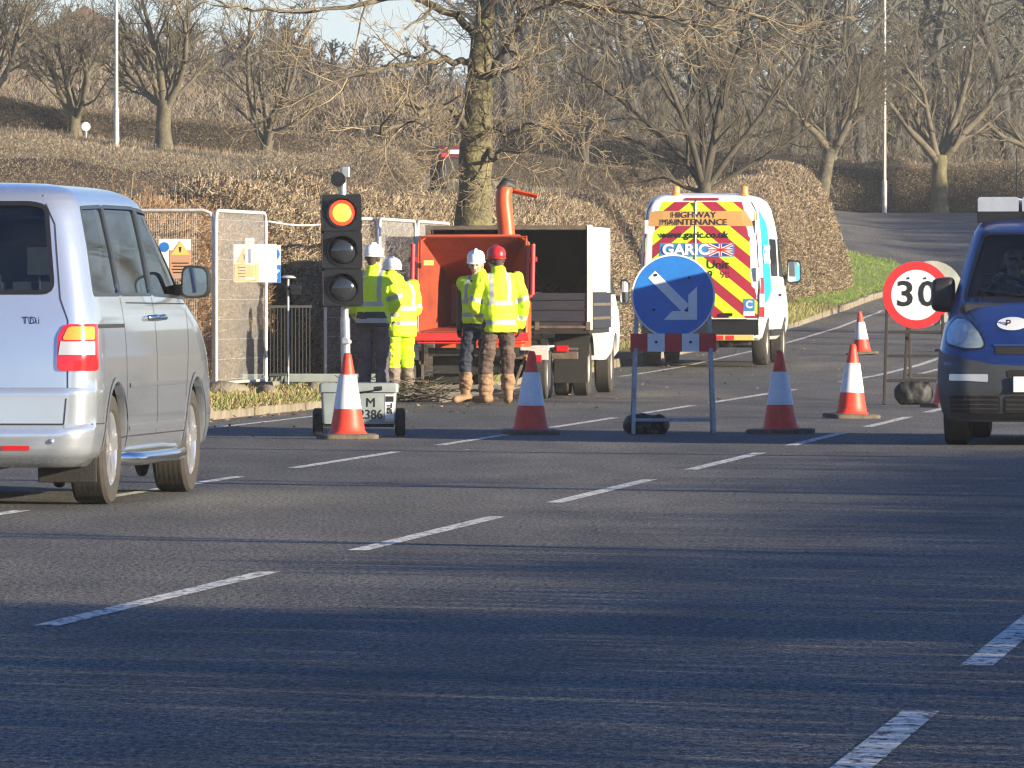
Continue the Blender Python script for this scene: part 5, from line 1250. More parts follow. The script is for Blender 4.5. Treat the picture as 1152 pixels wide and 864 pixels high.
# ------------------------------------------------------------------ mesh fence along the verge
def fpanel(label, a, b_, za=None, hgt=2.0, wires=True, nm='mesh_fence'):
    a = Vector((a[0], a[1], float(zf(*a)) + .19)); b_ = Vector((b_[0], b_[1], float(zf(*b_)) + .19)); d = b_ - a; L = d.length; root = thing(nm, label, 'fence panel', a, math.atan2(d.y, d.x), 'mesh fence panels')
    f = MB(); r = .021
    f.path([(0, 0, -.08), (0, 0, hgt - .12), (.035, 0, hgt - .03), (.12, 0, hgt), (L - .12, 0, hgt), (L - .035, 0, hgt - .03), (L, 0, hgt - .12), (L, 0, -.08)], r, 8); f.tube((0, 0, .06), (L, 0, .06), .017); f.build('tube_frame', M['galvw'], root, smooth=60)
    P0 = []; P1 = []; 
    for i in range(int(L / .026)):
        x = .03 + i * .026
        if x < L - .02: P0.append((x, .012, .06)); P1.append((x, .012, hgt - (.02 if .1 < x < L - .1 else .08)))
    n1 = len(P0)
    for k in range(9): z = .10 + k * .225; P0.append((.01, .008, z)); P1.append((L - .01, .008, z))
    Rr = [.0012] * n1 + [.0026] * 9; V, Fq = tubes_np(P0, P1, Rr, Rr, 3); npmesh('mesh_infill', V, Fq, M['galvw'], root)
    for x in (0, L):
        b = MB(); pr = rounded([(-.36, -.11), (.36, -.11), (.36, .11), (-.36, .11)], .05); b.loft([[(x + u * s_, v * s_, z) for u, v in pr] for z, s_ in ((-.075, 1), (.02, 1), (.045, .93))]); b.build('foot_block', M['kerb'], root, smooth=40)
    return root
KX2 = lambda y, o: float(kerbx(y)) - o
A = (PX(243, 89.8), 89.8); B = (PX(299, 93.0), 93.0)
fpanel('wide mesh fence panel half hidden behind the silver van', (A[0] - 3.4, 90.6), (A[0] - .03, 89.85))
fpanel('narrow-looking angled mesh fence panel with a pale strip notice on it', A, B)
C_ = (PX(424, 97.2), 97.2)
b = MB(); pa = Vector((B[0] + .03, 93.05, PZ(249, 93.05))); pb = Vector((PX(366, 95.8), 95.75, PZ(252, 95.75))); b.path([pa.lerp(pb, t) - Vector((0, 0, .03 * math.sin(math.pi * t))) for t in np.linspace(0, 1, 14)], .012, 8); o = b.build('fence_rope', M['galvw'], smooth=60); tagp(o, 'thin pale rope strung between fence panels behind the traffic signal', 'rope')
fpanel('mesh fence panel directly behind the two workers by the signal', (PX(366, 95.8), 95.8), C_, hgt=1.97)
D_ = (PX(467, 100.6), 100.6); fpanel('mesh fence panel between the signal workers and the orange hopper', (C_[0] + .03, C_[1] + .1), D_, hgt=1.97)
fpanel('farthest mesh fence panel, partly hidden by the tipper box', (D_[0] + .03, D_[1] + .1), (PX(505, 104), 104), hgt=1.97)
# notices tied to the fence
def notice(label, px, Z, pz, w, h, face, rz=0.0, name='notice'):
    x = PX(px, Z); root = thing(name, label, 'notice', (x, Z, pz), rz); b = MB(); b.box((0, 0, 0), (w, .006, h)); b.build('board', M[face], root); return root
n = notice('white notice with an orange lower half and warning triangle, left of the angled panel', 197, 89.6, PZ(291, 89.7), .36, .44, 'signwhite', -.1)
b = MB(); b.box((.06, -.005, -.06), (.24, .003, .31)); b.build('orange_field', M['signorange'], n); b = MB(); b.prism([(-.05, .04), (.17, .04), (.06, .2)], -.0085, -.0075, 'y'); b.build('triangle', M['signyellow'], n)
b = MB(); b.prism([(.055, .07), (.065, .07), (.075, .13), (.045, .13)], -.0105, -.0095, 'y'); b.build('mark', M['signblack'], n); b = MB(); b.lathe([(.055, -.005), (.055, -.007)], 24, 'y', (-.12, 0, .13)); b.build('blue_disc', M['signblue'], n)
b = MB()
for k in range(4): b.box((.06, -.008, -.05 - k * .035), (.19 - .03 * (k % 2), .002, .012))
b.build('small_print', M['signblack'], n)
yn = 91.3
n = notice('site safety notice with yellow triangle and blue disc on the angled panel', 287, 92.5, PZ(296, 92.5), .50, .44, 'signwhite', .0)
b = MB(); b.box((-.10, -.005, -.11), (.28, .003, .20)); b.build('yellow_field', M['signyellow'], n); b = MB(); b.prism([(-.22, .0), (-.02, .0), (-.12, .18)], -.0075, -.0065, 'y'); b.build('triangle', M['signyellow'], n)
b = MB(); b.prism([(-.125, .03), (-.115, .03), (-.105, .10), (-.135, .10)], -.0095, -.0085, 'y'); b.build('mark', M['signblack'], n)
b = MB()
for k in range(4): b.box((-.10, -.008, -.05 - k * .035), (.2 - .04 * (k % 2), .002, .012))
b.build('small_print', M['signblack'], n)
n = notice('white and yellow strip notice hanging over the site safety notice', 281, 92.2, PZ(291, 92.2), .105, .48, 'signwhite', -.03)
b = MB(); b.box((.0, -.005, -.14), (.10, .003, .14)); b.build('yellow_patch', M['signyellow'], n); b = MB(); b.box((0, -.005, .03), (.025, .003, .16)); b.build('blue_line', M['signblue'], n)
n = notice('blue and white keep out notice with exclamation disc at the panel post', 308, 93.45, PZ(297, 93.45), .165, .44, 'signwhite', .0)
b = MB(); b.box((0, -.005, -.115), (.163, .003, .205)); bf = b.build('blue_field', M['signblue'], n); b = MB(); b.lathe([(.072, -.005), (.072, -.0075)], 28, 'y', (-.0, 0, .115)); ds = b.build('blue_disc', M['signblue'], n)
b = MB(); b.prism([(-.007, .09), (.007, .09), (.013, .16), (-.013, .16)], -.0105, -.0085, 'y'); b.lathe([(.010, -.0085), (.010, -.0105)], 10, 'y', (0, 0, .073)); b.build('mark', M['signwhite'], ds)
text('Keep', .066, 'lettering', M['signwhite'], bf, (.0, -.0085, -.075), (R(90), 0, 0), .002); text('out', .066, 'lettering', M['signwhite'], bf, (.0, -.0085, -.15), (R(90), 0, 0), .001)
# thin post with flat cap and a black lamp, low black railing, long pale trough
x0, y0 = PX(324, 94.4), 94.4; root = thing('marker_post', 'thin metal post with a flat pale cap and small black lamp', 'post', (x0, y0, .17))
b = MB(); b.tube((0, 0, 0), (0, 0, 1.27), .014); b.build('pole', M['greypost'], root, smooth=50); b = MB(); b.lathe([(.002, 1.30), (.06, 1.295), (.095, 1.275), (.09, 1.268), (.002, 1.262)], 24); b.build('cap', M['galvw'], root, smooth=50)
b = MB(); b.lathe([(.04, -.07), (.05, -.06), (.05, .05), (.03, .06)], 18, 'x', (.10, -.02, 1.14)); b.box((.03, 0, 1.14), (.08, .03, .03)); b.box((.10, -.05, 1.10), (.12, .04, .05)); b.build('lamp', M['satin'], root, smooth=40)
x0, y0 = PX(304, 95.0), 95.0; root = thing('low_railing', 'low black railing standing behind the thin capped post', 'railing', (x0, y0, .17), .35)
b = MB()
for k in range(12): b.tube((k * .045, 0, 0), (k * .045, 0, .92), .008, n=6)
b.build('bars', M['satin'], root); b = MB(); b.bar((-.02, 0, .93), (.52, 0, .93), .03, .03); b.build('top_rail', M['satin'], root); b = MB(); b.bar((-.02, 0, .12), (.52, 0, .12), .03, .03); b.build('bottom_rail', M['satin'], root)
x0, y0 = PX(340, 95.2), 95.2; b = MB(); b.loft([[(-.75, v, w) for v, w in ((-.10, 0), (.1, 0), (.13, .1), (-.13, .1))], [(.85, v, w) for v, w in ((-.10, 0), (.1, 0), (.13, .1), (-.13, .1))]])
o = b.build('trough', M['boxgrey'], bevel=.01); o.location = (x0 + .02, y0, .2); o.rotation_euler = (0, 0, .1); tagp(o, 'long low grey trough lying on the verge behind the traffic signal', 'trough')
for i, (px, Z, s_) in enumerate(((254, 88.6, .20), (362, 90.5, .17), (300, 88.0, .16))):
    b = MB(); b.sphere((0, 0, 0), s_, 12, 8, sc=(1.4, .8, .55)); o = b.build('stone', M['kerb'], smooth=50); o.location = (PX(px, Z), Z, .17); o.rotation_euler = (0, 0, i * .9)
    for v in o.data.vertices: v.co += Vector(mnoise.noise_vector(v.co * 7 + Vector((i, 0, 0)))) * .03
    tagp(o, ('pale stone at the foot of the mesh fence beside the silver van', 'pale stone in the grass just left of the signal trolley', 'pale stone in the grass under the angled fence panel')[i], 'stone')

# ------------------------------------------------------------------ tipper truck
th = R(-5.4); fwv = Vector((math.sin(-th), math.cos(th))); Z = 98.3; cx = PX(577, Z) + .02
root = thing('tipper_truck', 'white tipper truck with high dark box and dropside tailboard, parked at the kerb', 'truck', (cx, Z, 0), th)
# origin: ground under the rear axle
w = .99; L = 2.9; y0 = -.75
b = MB(); b.box((0, y0 + L / 2, .80), (2 * w, L, .07)); b.build('bed_floor', M['oilblack'], root)
b = MB(); b.box((0, y0 + .03, 1.045), (2 * w - .02, .05, .43)); tb = b.build('tailboard', M['timber'], root, bevel=.008)
for z in (.92, 1.06, 1.18):
    q = MB(); q.box((0, y0 - .004, z), (2 * w - .1, .02, .012)); q.build('groove', M['oilblack'], tb)
for sx in (-.99, .99, -.3, .35):
    q = MB(); q.box((sx * .985, y0 - .005, .86), (.05, .03, .10)); q.build('hinge', M['rust'], tb)
q = MB(); q.box((0, y0 - .006, .845), (2 * w - .08, .02, .03)); q.build('dusty_edge', M['rust'], tb)
for sg in (-1, 1):
    b = MB(); b.box((sg * w, y0 + L / 2 + .02, 1.045), (.05, L - .08, .44)); ds_ = b.build('dropside', M['timber'], root, bevel=.006)
    for z in (.95, 1.12):
        q = MB(); q.box((sg * (w + .03), y0 + L / 2, z), (.02, L - .2, .035)); q.build('side_rib', M['rust'], ds_)
    b = MB(); b.box((sg * (w - .005), y0 + L / 2 + .05, 1.67), (.035, L - .1, .80)); b.build('box_side', M['dirtywhite'], root, bevel=.004)
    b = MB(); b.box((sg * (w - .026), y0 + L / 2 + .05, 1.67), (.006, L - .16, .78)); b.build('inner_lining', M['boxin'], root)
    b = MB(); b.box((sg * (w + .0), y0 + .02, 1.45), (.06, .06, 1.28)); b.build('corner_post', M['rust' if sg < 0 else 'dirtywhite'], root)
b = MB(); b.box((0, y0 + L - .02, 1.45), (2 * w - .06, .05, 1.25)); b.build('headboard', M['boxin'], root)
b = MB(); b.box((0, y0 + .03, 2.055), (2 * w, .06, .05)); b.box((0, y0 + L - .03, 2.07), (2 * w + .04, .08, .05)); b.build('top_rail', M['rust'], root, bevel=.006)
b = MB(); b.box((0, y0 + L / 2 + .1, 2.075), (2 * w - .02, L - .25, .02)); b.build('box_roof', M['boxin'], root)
P0 = []; P1 = []
for i in range(420):                              # brash and chip heaped in the box
    a = Vector((random.uniform(-.7, .7), random.uniform(y0 + .5, y0 + L - .5), .85 + random.random() * .42)); d = Vector((max(-.25, min(.25, random.gauss(0, .3))), max(-.4, min(.4, random.gauss(0, .3))), random.gauss(0, .16))); P0.append(a); P1.append(a + d)
V, Fq = tubes_np(P0, P1, NP.uniform(.004, .012, 420), NP.uniform(.002, .006, 420), 4); o = npmesh('brash', V, Fq, M['branchd']); o.location = root.location; o.rotation_euler = root.rotation_euler; tagp(o, 'tangled cut branches heaped inside the dark tipper box', 'branches', kind='stuff')
b = MB()
for sx in (-.42, .42): b.bar((sx, y0 + .1, .62), (sx, 3.9, .62), .08, .16)
for y in (y0 + .15, .2, 1.2): b.bar((-.42, y, .62), (.42, y, .62), .07, .12)
b.tube((-.8, 0, .36), (.8, 0, .36), .06); b.sphere((0, 0, .36), .16); b.build('chassis', M['under'], root)
b = MB(); b.bar((-.8, y0 - .02, .50), (.85, y0 - .02, .50), .05, .09); b.bar((.25, y0 - .02, .58), (.85, y0 - .02, .58), .03, .03); b.build('under_run_bar', M['rust'], root, bevel=.005)
for sg in (-1, 1):
    b = MB(); b.box((sg * .66, y0 - .05, .58), (.15, .05, .08)); b.build('tail_light', M['redlens'], root, bevel=.01)
    for xx in (.83, .60): wheel(root, sg * xx, 0, .345, .195, sg, .20, 'steel')
    wheel(root, sg * .84, 3.2, .345, .205, sg, .20, 'steel')
    b = MB(); b.box((sg * .73, -.42, .34), (.40, .012, .36), (.05, 0, 0)); b.build('mudflap', M['rubber'], root)
    b = MB(); pts = [(0 + math.cos(t) * .42, .345 + math.sin(t) * .42) for t in np.linspace(.4, 2.75, 14)]; b.loft([[(sg * .52, y, z), (sg * .95, y, z), (sg * .95, y, z - .02), (sg * .52, y, z - .02)] for y, z in pts]); b.build('mudguard', M['rubber'], root)
S4 = Shell([(.42, 2.30, 4.10, .90, .08, .3, .3, 0, .1), (.50, 2.28, 4.22, .97, .08, .32, .3, 0, .12), (.80, 2.28, 4.22, .99, .08, .34, .32, 0, .14), (1.05, 2.28, 4.05, .995, .08, .36, .45, 0, .18), (1.25, 2.28, 3.72, .98, .08, .38, .5, 0, .2), (1.6, 2.28, 3.25, .93, .08, .3, .36, 0, .16), (1.95, 2.28, 2.85, .86, .10, .26, .3, 0, .14), (2.03, 2.34, 2.70, .80, .14, .2, .2, 0, .1), (2.06, 2.42, 2.60, .66, .14, .2, .2, 0, .05)])
cutbody('cab', S4, zlist((.42, 1.25, 8), (1.25, 1.95, 8), (1.95, 2.06, 4)), None, [arch(.62, 1.3, 3.2, .35, .41), arch(-1.3, -.62, 3.2, .35, .41)], [M['white']], root)
for sg in (-1, 1):
    b = MB(); patch(b, rounded([(2.50, 1.24), (3.55, 1.24), (3.15, 1.62), (2.85, 1.86), (2.52, 1.88)], .05), S4.side(sg, .004)); b.build('door_window', M['satin'], root)
    mirror_part(root, sg * 1.09, 3.35, 1.27, sg, (.12, .14, .34), 'black')
    b = MB(); ribbon(b, [(2.42, .5), (2.42, 1.9)], S4.side(sg, .003), .012); ribbon(b, [(3.58, .8), (3.60, 1.22)], S4.side(sg, .003), .012); b.build('door_gap', M['gap'], root)
b = MB(); patch(b, rounded([(-.78, 1.30), (.78, 1.30), (.68, 1.88), (-.68, 1.88)], .05), S4.front(.004)); b.build('windscreen', M['satin'], root)

# ------------------------------------------------------------------ wood chipper
Z = 95.6; cx = PX(536, Z); root = thing('wood_chipper', 'orange wood chipper with open infeed hopper and tall discharge chute', 'wood chipper', (cx, Z, 0), R(-4))
# infeed hopper, an open funnel facing the road
t = .02
def plate(b, pts, th_=.02):
    p = [Vector(q) for q in pts]; n = (p[1] - p[0]).cross(p[3] - p[0]).normalized() * th_
    b.add(p + [q + n for q in p], [(0, 1, 2, 3), (7, 6, 5, 4), (0, 4, 5, 1), (1, 5, 6, 2), (2, 6, 7, 3), (3, 7, 4, 0)])
fx, f0, f1, by = .645, .79, 1.94, -.75                 # mouth half width, bottom, top, y of mouth
ix, i0, i1, iy = .34, .86, 1.40, .28                  # throat
b = MB()
plate(b, [(-fx, by, f0), (fx, by, f0), (ix, iy, i0), (-ix, iy, i0)])                # floor
plate(b, [(-fx, by + .25, f1), (-ix, iy, i1), (ix, iy, i1), (fx, by + .25, f1)])    # roof
plate(b, [(-fx, by, f0), (-ix, iy, i0), (-ix, iy, i1), (-fx, by + .25, f1)]); plate(b, [(fx, by, f0), (fx, by + .25, f1), (ix, iy, i1), (ix, iy, i0)])
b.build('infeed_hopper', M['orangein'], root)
b = MB(); rim = [(-fx, by, f0), (-fx - .01, by + .25, f1 - .08), (-fx + .10, by + .27, f1), (fx - .10, by + .27, f1), (fx + .01, by + .25, f1 - .08), (fx, by, f0)]
b.path(rim, .018, 8); b.build('hopper_rim', M['orange'], root, smooth=60)
b = MB(); b.box((0, iy + .01, (i0 + i1) / 2), (ix * 1.9, .02, i1 - i0 - .02)); 
b.build('throat', M['oilblack'], root)
b = MB()
for k in range(5): b.box((-ix * .8 + k * ix * .4, iy - .02, (i0 + i1) / 2), (.10, .01, i1 - i0 - .05), (0, 0, .1 * (k % 2)))
b.build('rubber_curtain', M['orangein'], root)
b = MB(); b.box((0, by - .02, f0 - .05), (fx * 2 + .08, .07, .09)); b.box((0, by - .03, f0 - .12), (fx * 2, .03, .02)); b.build('feed_table_edge', M['redpaint'], root, bevel=.01)
for sg in (-1, 1):
    b = MB(); b.tube((sg * (fx + .07), by + .05, f0 + .45), (sg * (fx + .07), by + .20, f1 - .10), .028); b.tube((sg * (fx + .03), by + .18, f1 - .28), (sg * (fx + .12), by + .18, f1 - .28), .03); b.tube((sg * (fx + .07), by + .05, f0 + .45), (sg * fx, by + .02, f0 + .4), .02); b.build('control_bar', M['redpaint'], root, smooth=60)
b = MB(); b.box((-.52, by + .10, 1.62), (.12, .012, .06), (0, 0, .2)); b.build('hopper_decal', M['signyellow'], root)
b = MB(); b.prism([(-.55, .55), (.55, .55), (.55, 1.15), (.38, 1.42), (-.38, 1.42), (-.55, 1.15)], .3, 1.6, 'y'); b.build('engine_cover', M['orange'], root, bevel=.03)
ch = MB(); cxx = .33
ch.path(smooth_path([(cxx, .62, 1.25), (cxx, .62, 1.7), (cxx - .02, .62, 2.05), (cxx - .05, .62, 2.35), (cxx - .04, .63, 2.48), (cxx - .01, .70, 2.54)], 5), list(np.interp(np.linspace(0, 1, 26), [0, .3, 1], [.115, .105, .088])), 18); chute = ch.build('discharge_chute', M['orange'], root, smooth=60)
b = MB(); b.lathe([(.11, -.012), (.14, -.012), (.14, .012), (.11, .012)], 20, 'z', (cxx, .62, 1.62)); b.box((cxx + .14, .55, 1.60), (.07, .05, .1)); b.build('chute_flange', M['redpaint'], chute)
b = MB(); b.path([(cxx - .10, .60, 2.50), (cxx - .03, .63, 2.565), (cxx + .05, .72, 2.53)], [.05, .085, .07], 10); b.build('chute_lip', M['oilblack'], chute, smooth=60)
b = MB(); plate(b, [(cxx + .05, .66, 2.50), (cxx + .36, .60, 2.43), (cxx + .34, .72, 2.40), (cxx + .05, .78, 2.46)], .02); b.build('deflector_flap', M['orange'], chute)
b = MB()
for sx in (-.5, .5): b.bar((sx, -.55, .56), (sx * .9, 1.9, .56), .07, .10)
for y in (-.5, .3, 1.2): b.bar((-.5, y, .56), (.5, y, .56), .07, .09)
b.bar((0, 1.2, .5), (0, 2.6, .48), .09, .09); b.build('chassis', M['oilblack'], root)
b = MB(); b.box((-.25, -.1, .42), (.5, .4, .24)); b.sphere((.1, .1, .40), .2, sc=(1.2, 1, .7)); b.tube((-.5, -.2, .3), (.3, -.25, .34), .05); b.build('drive_parts', M['oilblack'], root)
b = MB(); b.box((-.62, -.30, .50), (.03, .04, .62)); b.box((-.62, -.30, .21), (.14, .10, .02)); b.build('prop_stand', M['rust'], root); b = MB(); b.box((.55, -.35, .35), (.03, .04, .5), (0, .35, 0)); b.build('prop_leg', M['rust'], root)
b = MB(); b.box((-.52, -.45, .62), (.12, .03, .16)); b.build('work_lamp', M['clearlens'], root, bevel=.02); b = MB(); b.box((-.10, -.58, .66), (.20, .012, .13)); b.build('tag_plate', M['signorange'], root)
for sg in (-1, 1):
    for y in (-.05, .62): wheel(root, sg * .78, y, .285, .16, sg, .165, 'steel')
    b = MB(); b.box((sg * .77, .28, .62), (.22, 1.15, .025)); b.box((sg * .77, -.30, .54), (.22, .02, .16)); b.build('fender', M['galvw'], root, bevel=.01)
b = MB(); b.box((.76, -.42, .48), (.10, .03, .09)); bq = b.build('light_board', M['redlens'], root, bevel=.008); b = MB(); b.box((.66, -.425, .48), (.06, .03, .09)); b.build('amber_light', M['amberlens'], bq)
b = MB(); b.box((.73, -.44, .60), (.34, .05, .04)); b.build('light_bar', M['galvw'], root)
b = MB(); b.lathe([(.05, -.03), (.05, .03)], 14, 'x', (-.10, .45, 1.86)); b.box((-.02, .45, 1.78), (.28, .12, .18)); b.build('control_box', M['garicblue'], root); b = MB(); b.box((.06, .38, 1.79), (.06, .01, .07)); b.build('control_sticker', M['signorange'], root)
# ribbed mat under the hopper
b = MB(); b.box((0, 0, .0), (1.12, 1.9, .02))
for k in range(12): b.box((-.50 + k * .09, 0, .016), (.03, 1.84, .014))
o = b.build('ground_mat', M['mat']); o.location = (PX(497, 93.2), 93.35, .085); o.rotation_euler = (.085, 0, R(-30)); tagp(o, 'dark ribbed mat sloping on the ground in front of the chipper', 'mat')
P0 = []; P1 = []
for i in range(260):
    a = Vector((random.gauss(0, .30), random.gauss(0, .45), abs(random.gauss(0, .09)) + .01)); d = Vector((random.gauss(0, .22), random.gauss(0, .25), random.gauss(.02, .05))); q = a + d; q.z = max(q.z, .01); P0.append(a); P1.append(q)
V, Fq = tubes_np(P0, P1, NP.uniform(.004, .011, 260), NP.uniform(.002, .005, 260), 4); o = npmesh('brash', V, Fq, [M['branch'], M['branchd']], mi=np.repeat(NP.integers(0, 2, 260), 4)[:len(Fq)]); o.location = (PX(452, 92.6), 92.6, .02); tagp(o, 'loose cut twigs lying on the road left of the ribbed mat', 'twigs', kind='stuff')
# maroon farm buggy far behind the trunk
Z = 201; x0 = PX(519, Z); root = thing('utility_buggy', 'small dark red utility buggy in the field, half hidden by the big trunk', 'buggy', (x0, Z, float(zf(x0, Z)) + .1), R(8))
b = MB(); b.box((0, 0, .92), (1.36, 1.1, .34)); b.box((0, .5, .7), (1.3, 1.2, .2)); b.build('body', M['maroon'], root, bevel=.05); b = MB(); b.box((0, -.1, .52), (1.1, 1.0, .5)); b.build('chassis', M['oilblack'], root, bevel=.04)
for sg in (-1, 1):
    wheel(root, sg * .52, -.35, .30, .22, sg, .15, 'steel'); wheel(root, sg * .52, 1.1, .30, .22, sg, .15, 'steel')
    b = MB(); b.box((sg * .5, -.57, .85), (.16, .03, .09)); b.build('tail_light', M['redlens'], root)
b = MB(); b.box((-.2, -.565, .93), (.34, .012, .10)); b.build('number_plate', M['signwhite'], root); b = MB()
for sx in (-.62, .62):
    for yy in (0.1, 1.0): b.tube((sx, yy, 1.05), (sx, yy, 1.72), .025)
b.box((0, .55, 1.74), (1.34, 1.1, .05)); b.build('cab_frame', M['oilblack'], root)
# ------------------------------------------------------------------ people
def seg_prims_mesh(prims):
    m = MB()
    for (lb, a, b, ra, rb, *sc) in prims:
        a, b = Vector(a), Vector(b); n = 14
        if (b - a).length < 1e-4:
            m.sphere(a, ra, 14, 10, sc=sc[0] if sc else (1, 1, 1)); continue
        d = (b - a).normalized(); pts = []; rs = []
        for k in range(5):
            t = math.pi / 2 * (1 - k / 4); pts.append(a - d * ra * math.sin(t)); rs.append(max(ra * math.cos(t), ra * .05))
        for k in range(1, 5): pts.append(a.lerp(b, k / 5)); rs.append(ra + (rb - ra) * k / 5)
        for k in range(5):
            t = math.pi / 2 * k / 4; pts.append(b + d * rb * math.sin(t)); rs.append(max(rb * math.cos(t), rb * .05))
        m.path(pts, rs, n, sq=1.0)
        if sc:                                        # flatten front to back about the axis
            k0 = len(m.v) - n * len(pts)
            for i in range(k0, len(m.v)):
                v = Vector(m.v[i]); t = max(0, min(1, (v - a).dot(d) / max((b - a).length, 1e-6))); c = a.lerp(b, t)
                m.v[i] = (c.x + (v.x - c.x) * sc[0][0], c.y + (v.y - c.y) * sc[0][1], v.z)
    return m
def fuse(prims, name, mats, label_idx, parent, vox, smooth_it=4, wrinkle=None, rule=None, extra=None):
    m = seg_prims_mesh(prims)
    if extra: extra(m)
    o = m.build('tmp', M['skin'])
    rm = o.modifiers.new('r', 'REMESH'); rm.mode = 'VOXEL'; rm.voxel_size = vox
    sm = o.modifiers.new('s', 'SMOOTH'); sm.factor = .5; sm.iterations = smooth_it
    me = evaluated(o); kill(o)
    n = len(me.vertices); co = np.empty(n * 3, np.float32); me.vertices.foreach_get('co', co); co = co.reshape(-1, 3).astype(float)
    def nearest(P):
        best = np.full(len(P), 1e9); lab = np.zeros(len(P), int)
        for (lb, a, b, ra, rb, *sc) in prims:
            a, b = np.array(a, float), np.array(b, float); d = b - a; L2 = max(d @ d, 1e-9); t = np.clip((P - a) @ d / L2, 0, 1); q = P - (a + t[:, None] * d)
            if sc: q = q / np.array(sc[0])[None, :]
            dist = np.linalg.norm(q, axis=1) - (ra + (rb - ra) * t); k = dist < best; best[k] = dist[k]; lab[k] = label_idx[lb]
        return lab
    if wrinkle is not None:
        nr = np.empty(n * 3, np.float32); me.vertex_normals.foreach_get('vector', nr); nr = nr.reshape(-1, 3); lab = nearest(co)
        for i in range(n):
            if wrinkle.get(int(lab[i])):
                amp, fq, st = wrinkle[int(lab[i])]; p = co[i]
                w_ = mnoise.noise((p[0] * fq, p[1] * fq, p[2] * fq * st)) + .5 * mnoise.noise((p[0] * fq * 2.3 + 7, p[1] * fq * 2.3, p[2] * fq * 2.3 * st)); co[i] = p + nr[i] * amp * w_
        me.vertices.foreach_set('co', co.astype(np.float32).ravel())
    P = np.empty(len(me.polygons) * 3, np.float32); me.polygons.foreach_get('center', P); P = P.reshape(-1, 3).astype(float)
    lab = nearest(P)
    if rule: lab = rule(P, lab)
    me.materials.clear()
    for q in mats: me.materials.append(q)
    me.polygons.foreach_set('material_index', lab.astype(np.int32)); me.polygons.foreach_set('use_smooth', np.ones(len(P), bool)); me.update()
    o = bpy.data.objects.new(name, me); COL.objects.link(o); o.parent = parent
    return o
def hand(pr, wrist, d, side, palm, curl=.5, lb='hand'):
    """palm and five bent fingers from the wrist along d; palm is the palm's facing"""
    w = Vector(wrist); d = Vector(d).normalized(); pn = Vector(palm); pn = (pn - d * pn.dot(d)).normalized(); s = d.cross(pn).normalized() * side
    pr.append((lb, w, w + d * .03, .026, .030)); 
    for k, (off, ln) in enumerate(((.030, .070), (.010, .080), (-.011, .074), (-.031, .058))):
        k0 = w + d * .085 + s * off; pr.append((lb, w + d * .02 + s * off * .6, k0, .014, .0105))
        p1 = k0 + (d * math.cos(curl * .6) + pn * math.sin(curl * .6)) * ln * .55 + s * off * .12; p2 = p1 + (d * math.cos(curl * 1.7) + pn * math.sin(curl * 1.7)) * ln * .5
        pr.append((lb, k0, p1, .0100, .0090)); pr.append((lb, p1, p2, .0090, .0075))
    t0 = w + d * .03 + s * .026; t1 = t0 + (d * .7 + s * .6 + pn * .35).normalized() * .042; t2 = t1 + (d * .9 + pn * .4).normalized() * .032
    pr.append((lb, t0, t1, .0125, .011)); pr.append((lb, t1, t2, .011, .0085))
def head_prims(pr, c, yaw=0.0, pitch=0.0, hair=True):
    c = Vector(c); Rz = Matrix.Rotation(yaw, 3, 'Z') @ Matrix.Rotation(pitch, 3, 'X'); q = lambda x, y, z: c + Rz @ Vector((x, y, z))
    pr += [('skin', q(0, -.012, .035), q(0, -.010, .035), .096, .096, (.80, .98, 1.0)), ('skin', q(0, .028, -.02), q(0, .034, -.075), .066, .046), ('skin', q(0, .074, -.095), q(0, .070, -.092), .024, .024),
           ('skin', q(0, .086, .012), q(0, .112, -.028), .010, .0155), ('skin', q(-.016, .094, -.030), q(.016, .094, -.030), .0105, .0105), ('lip', q(-.02, .092, -.060), q(.02, .092, -.060), .0075, .0075), ('lip', q(-.016, .090, -.068), q(.016, .090, -.068), .008, .008),
           ('brow', q(-.040, .083, .030), q(-.014, .092, .033), .0075, .0075), ('brow', q(.040, .083, .030), q(.014, .092, .033), .0075, .0075)]
    for sg in (-1, 1): pr += [('skin', q(sg * .076, -.005, .015), q(sg * .080, -.010, -.028), .014, .011), ('skin', q(sg * .045, .06, -.018), q(sg * .040, .066, -.025), .020, .020)]
    if hair: pr += [('hair', q(0, -.048, .03), q(0, -.050, -.045), .070, .048), ('hair', q(-.05, -.03, .02), q(.05, -.03, .02), .048, .048)]
    return q
def eyes(root, q):
    for sg in (-1, 1):
        b = MB(); b.sphere(q(sg * .030, .083, .010), .0105, 10, 8); b.build('eye', M['eyem'], root, smooth=60)
def helmet(root, q, m, tilt=.0):
    b = MB(); n = 28; rings = []
    for (r, z) in ((.112, .045), (.118, .05), (.120, .07), (.118, .105), (.108, .135), (.088, .160), (.055, .176), (.02, .182), (.002, .183)):
        rings.append([q(math.cos(a) * r * .88, -.008 + math.sin(a) * r * 1.12, z) for a in [2 * math.pi * k / n for k in range(n)]])
    b.loft(rings)
    br = []
    for (e, z) in ((.0, .050), (1, .040), (1, .034), (.0, .042)):
        br.append([q(math.cos(a) * (.105 + e * .020) * .9, -.008 + math.sin(a) * (.118 + e * (.016 + .040 * max(0, math.sin(a)))) * 1.06, z - e * .006 * max(0, math.sin(a))) for a in [2 * math.pi * k / n for k in range(n)]])
    b.loft(br, cap=False)
    h = b.build('helmet', m, root, smooth=50)
    r_ = MB(); r_.path([q(0, -.11, .10), q(0, -.085, .155), q(0, -.03, .186), q(0, .04, .186), q(0, .09, .155), q(0, .112, .10)], .014, 8); r_.build('ridge', m, h, smooth=60)
LBL = {'skin': 0, 'hair': 1, 'lip': 2, 'brow': 1, 'hand': 3, 'trouser': 4, 'boot': 5, 'sleeve': 6, 'torso': 6, 'neckwear': 7}
